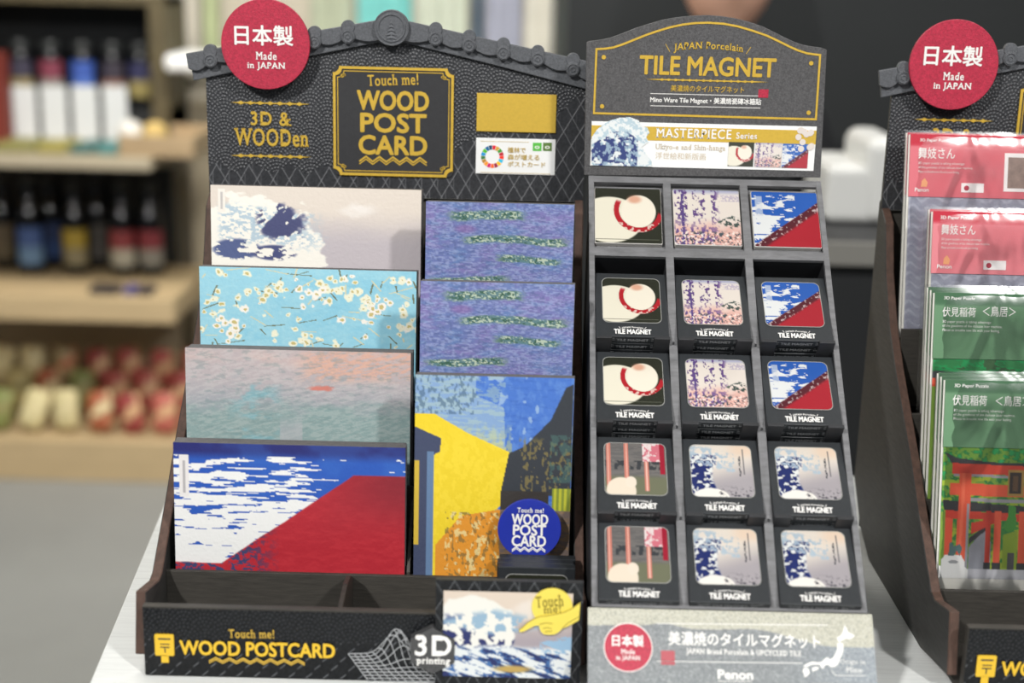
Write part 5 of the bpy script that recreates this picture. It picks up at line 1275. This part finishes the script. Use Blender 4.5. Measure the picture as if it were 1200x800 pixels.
# person seated behind the counter
def person(cx, cy, chin_z):
    neck = chin_z - .035; sh = chin_z - .10; seat = chin_z - .70
    V = []; E = []; R = []
    def add(p, r, par=None):
        V.append(p); R.append(r)
        if par is not None: E.append((par, len(V) - 1))
        return len(V) - 1
    pel = add((0, 0, seat + .10), .13); wst = add((0, 0, seat + .26), .115, pel); ch = add((0, 0, seat + .43), .125, wst); up = add((0, .005, sh - .005), .085, ch); nk = add((0, .005, neck), .052, up); nh = add((0, .0, chin_z + .03), .050, nk)
    for s in (-1, 1):
        so = add((s * .165, .01, sh - .045), .052, up); el = add((s * .215, -.02, sh - .30), .040, so); wr = add((s * .17, -.22, sh - .42), .027, el); pa = add((s * .16, -.29, sh - .43), .024, wr)
        for f in range(4):
            b = add((s * (.135 + .018 * f), -.335, sh - .432), .0095, pa); m = add((s * (.133 + .019 * f), -.365 + .004 * abs(f - 1.5), sh - .440), .0088, b); add((s * (.133 + .019 * f), -.385 + .006 * abs(f - 1.5), sh - .456), .0078, m)
        t = add((s * .125, -.285, sh - .432), .0105, pa); add((s * .108, -.315, sh - .440), .0090, t)
        hp_ = add((s * .10, -.04, seat + .06), .085, pel); kn = add((s * .13, -.38, seat + .05), .062, hp_); an = add((s * .13, -.30, seat - .38), .042, kn); hl = add((s * .13, -.32, seat - .435), .038, an); add((s * .14, -.44, seat - .445), .034, hl)
    me = bpy.data.meshes.new('p'); me.from_pydata(V, E, []); o = bpy.data.objects.new('p', me); COL.objects.link(o)
    md = o.modifiers.new('s', 'SKIN'); 
    for i, sv in enumerate(me.skin_vertices[0].data): sv.radius = (R[i], R[i]); sv.use_root = (i == 0)
    ms = o.modifiers.new('u', 'SUBSURF'); ms.levels = 2; ms.render_levels = 2
    bpy.context.view_layer.update()
    mm = bpy.data.meshes.new_from_object(o.evaluated_get(bpy.context.evaluated_depsgraph_get())); bpy.data.objects.remove(o)
    bm = bmesh.new(); bm.from_mesh(mm)
    # head with brow, nose, mouth and ears
    r = bmesh.ops.create_uvsphere(bm, u_segments=40, v_segments=30, radius=1)
    hz = chin_z + .112
    g = lambda d, s: math.exp(-(d / s) ** 2)
    for v in r['verts']:
        x, y, z = v.co
        w = .086 * (1 - .16 * max(0, -z) ** 1.5); d = .095
        X, Y, Z = x * w, y * d * (1 - .10 * max(0, -z)), z * .118
        if y < 0:
            Y -= .020 * g(x, .16) * g(z + .18, .22); Y += .010 * (g(x - .36, .18) + g(x + .36, .18)) * g(z - .04, .14); Y -= .006 * g(x, .32) * g(z + .50, .10); Y += .004 * g(x, .25) * g(z + .50, .02); Y -= .010 * g(x, .3) * g(z + .86, .16)
        if abs(x) > .9 and -.3 < z < .2 and abs(y) < .35: X *= 1.16
        v.co = (X, Y - .012, Z + hz)
    bmesh.ops.recalc_face_normals(bm, faces=bm.faces); bm.to_mesh(mm); bm.free()
    mm.name = 'person'
    skin = mat('skin', (228, 178, 152), .5); cl = mat('black_clothes', (26, 27, 30), .8); shoe = mat('dark_shoe', (30, 28, 28), .5)
    for m in (skin, cl, shoe): mm.materials.append(m)
    for p in mm.polygons:
        c = p.center; p.use_smooth = True
        hand = c.z < sh - .36 and c.z > seat + .13 and c.y < -.20 and abs(c.x) > .09
        p.material_index = 0 if (c.z > neck - .02 or hand) else (2 if c.z < seat - .40 else 1)
    o = bpy.data.objects.new('person', mm); COL.objects.link(o); o.location = (cx, cy, 0)
    # hair cap
    bm = bmesh.new(); r = bmesh.ops.create_uvsphere(bm, u_segments=32, v_segments=20, radius=1)
    for v in r['verts']: v.co = (v.co.x * .094, v.co.y * .106, v.co.z * .125)
    bmesh.ops.delete(bm, geom=[v for v in bm.verts if (v.co.z < .035 and v.co.y < .02) or v.co.z < -.05], context='VERTS')
    hm = bpy.data.meshes.new('hair'); bm.to_mesh(hm); bm.free(); hm.materials.append(mat('black_hair', (24, 22, 22), .5))
    for p in hm.polygons: p.use_smooth = True
    h = bpy.data.objects.new('hair', hm); COL.objects.link(h); h.parent = o; h.location = (0, -.008, hz + .004)
    return o, seat
chin = onY(850, 42, 2.58); 
per, seat = person(onY(856, 10, 2.60).x, 2.67, chin.z)
tag(per, 'person in black behind the arched rack header, only jaw and neck showing', 'person')
ST = empty('stool', (per.location.x, 2.68, 0)); tag(ST, 'dark stool under the person behind the rack', 'stool')
MB().lathe((per.location.x, 2.68, 0), [(.16, seat - .085), (.17, seat - .08), (.17, seat - .035), (.15, seat - .03)]).build('seat', mat('black_counter', (26, 28, 30)), ST, ST.location, fix=False)
for k in range(4):
    t = PI / 4 + k * PI / 2; x, y = per.location.x + .12 * math.cos(t), 2.68 + .12 * math.sin(t)
    MB().lathe((x, y, 0), [(.014, 0), (.014, seat - .083)], 12).build('leg', mat('black_counter', (26, 28, 30)), ST, ST.location, fix=False)

# ================================================================== LIGHT
def area(name, loc, target, size, power, col=(1, 1, 1), spread=180):
    l = bpy.data.lights.new(name, 'AREA'); l.energy = power; l.size = size; l.color = col; l.spread = math.radians(spread)
    o = bpy.data.objects.new(name, l); COL.objects.link(o); o.location = loc
    o.rotation_euler = (Vector(target) - Vector(loc)).to_track_quat('-Z', 'Y').to_euler(); return o
area('ceiling_spot', (-1.25, -1.1, 2.9), (-.05, .95, 1.0), .16, 20.5, (1, .985, .96), 100)
area('ceiling_spot', (1.35, -1.0, 2.9), (.05, .95, 1.0), .16, 13, (1, .985, .96), 100)
area('added_fill', (.3, -1.2, 2.92), (.1, .9, 1.0), 1.6, 16, (.97, .99, 1))  # unseen fill added in front, set to put sheen on the clear bags
area('added_fill', (-1.0, 2.5, 2.92), (-1.1, 3.6, .8), 1.2, 72, (1, .97, .91))  # unseen fill turned up to brighten the bottle shelves
area('added_fill', (-.3, 2.5, 2.92), (-.3, 4.2, 1.4), .8, 30, (1, .98, .95), 120)  # unseen fill added to brighten the hanging cloths
area('added_fill', (1.2, 1.9, 2.92), (1.0, 2.2, .8), .6, 24, (1, .98, .95))  # unseen fill turned up to brighten the person and white machine
wld = bpy.data.worlds.new('World'); SC.world = wld; wld.use_nodes = True
wld.node_tree.nodes['Background'].inputs[0].default_value = (.82, .9, 1, 1); wld.node_tree.nodes['Background'].inputs[1].default_value = .12

# ================================================================== CAMERA
cd = bpy.data.cameras.new('camera'); cam = bpy.data.objects.new('camera', cd); COL.objects.link(cam)
cam.matrix_world = Matrix(((RT.x, UPV.x, -FWD.x, EYE.x), (RT.y, UPV.y, -FWD.y, EYE.y), (RT.z, UPV.z, -FWD.z, EYE.z), (0, 0, 0, 1)))
cd.sensor_width = 36; cd.lens = FPX / 1200 * 36; cd.clip_start = .02; cd.clip_end = 40
cd.dof.use_dof = True; cd.dof.focus_distance = .96; cd.dof.aperture_fstop = 3.8
SC.camera = cam
vs_ = SC.view_settings; vs_.view_transform = 'Standard'; vs_.look = 'None'; vs_.gamma = 1; vs_.exposure = 0; vs_.use_curve_mapping = False
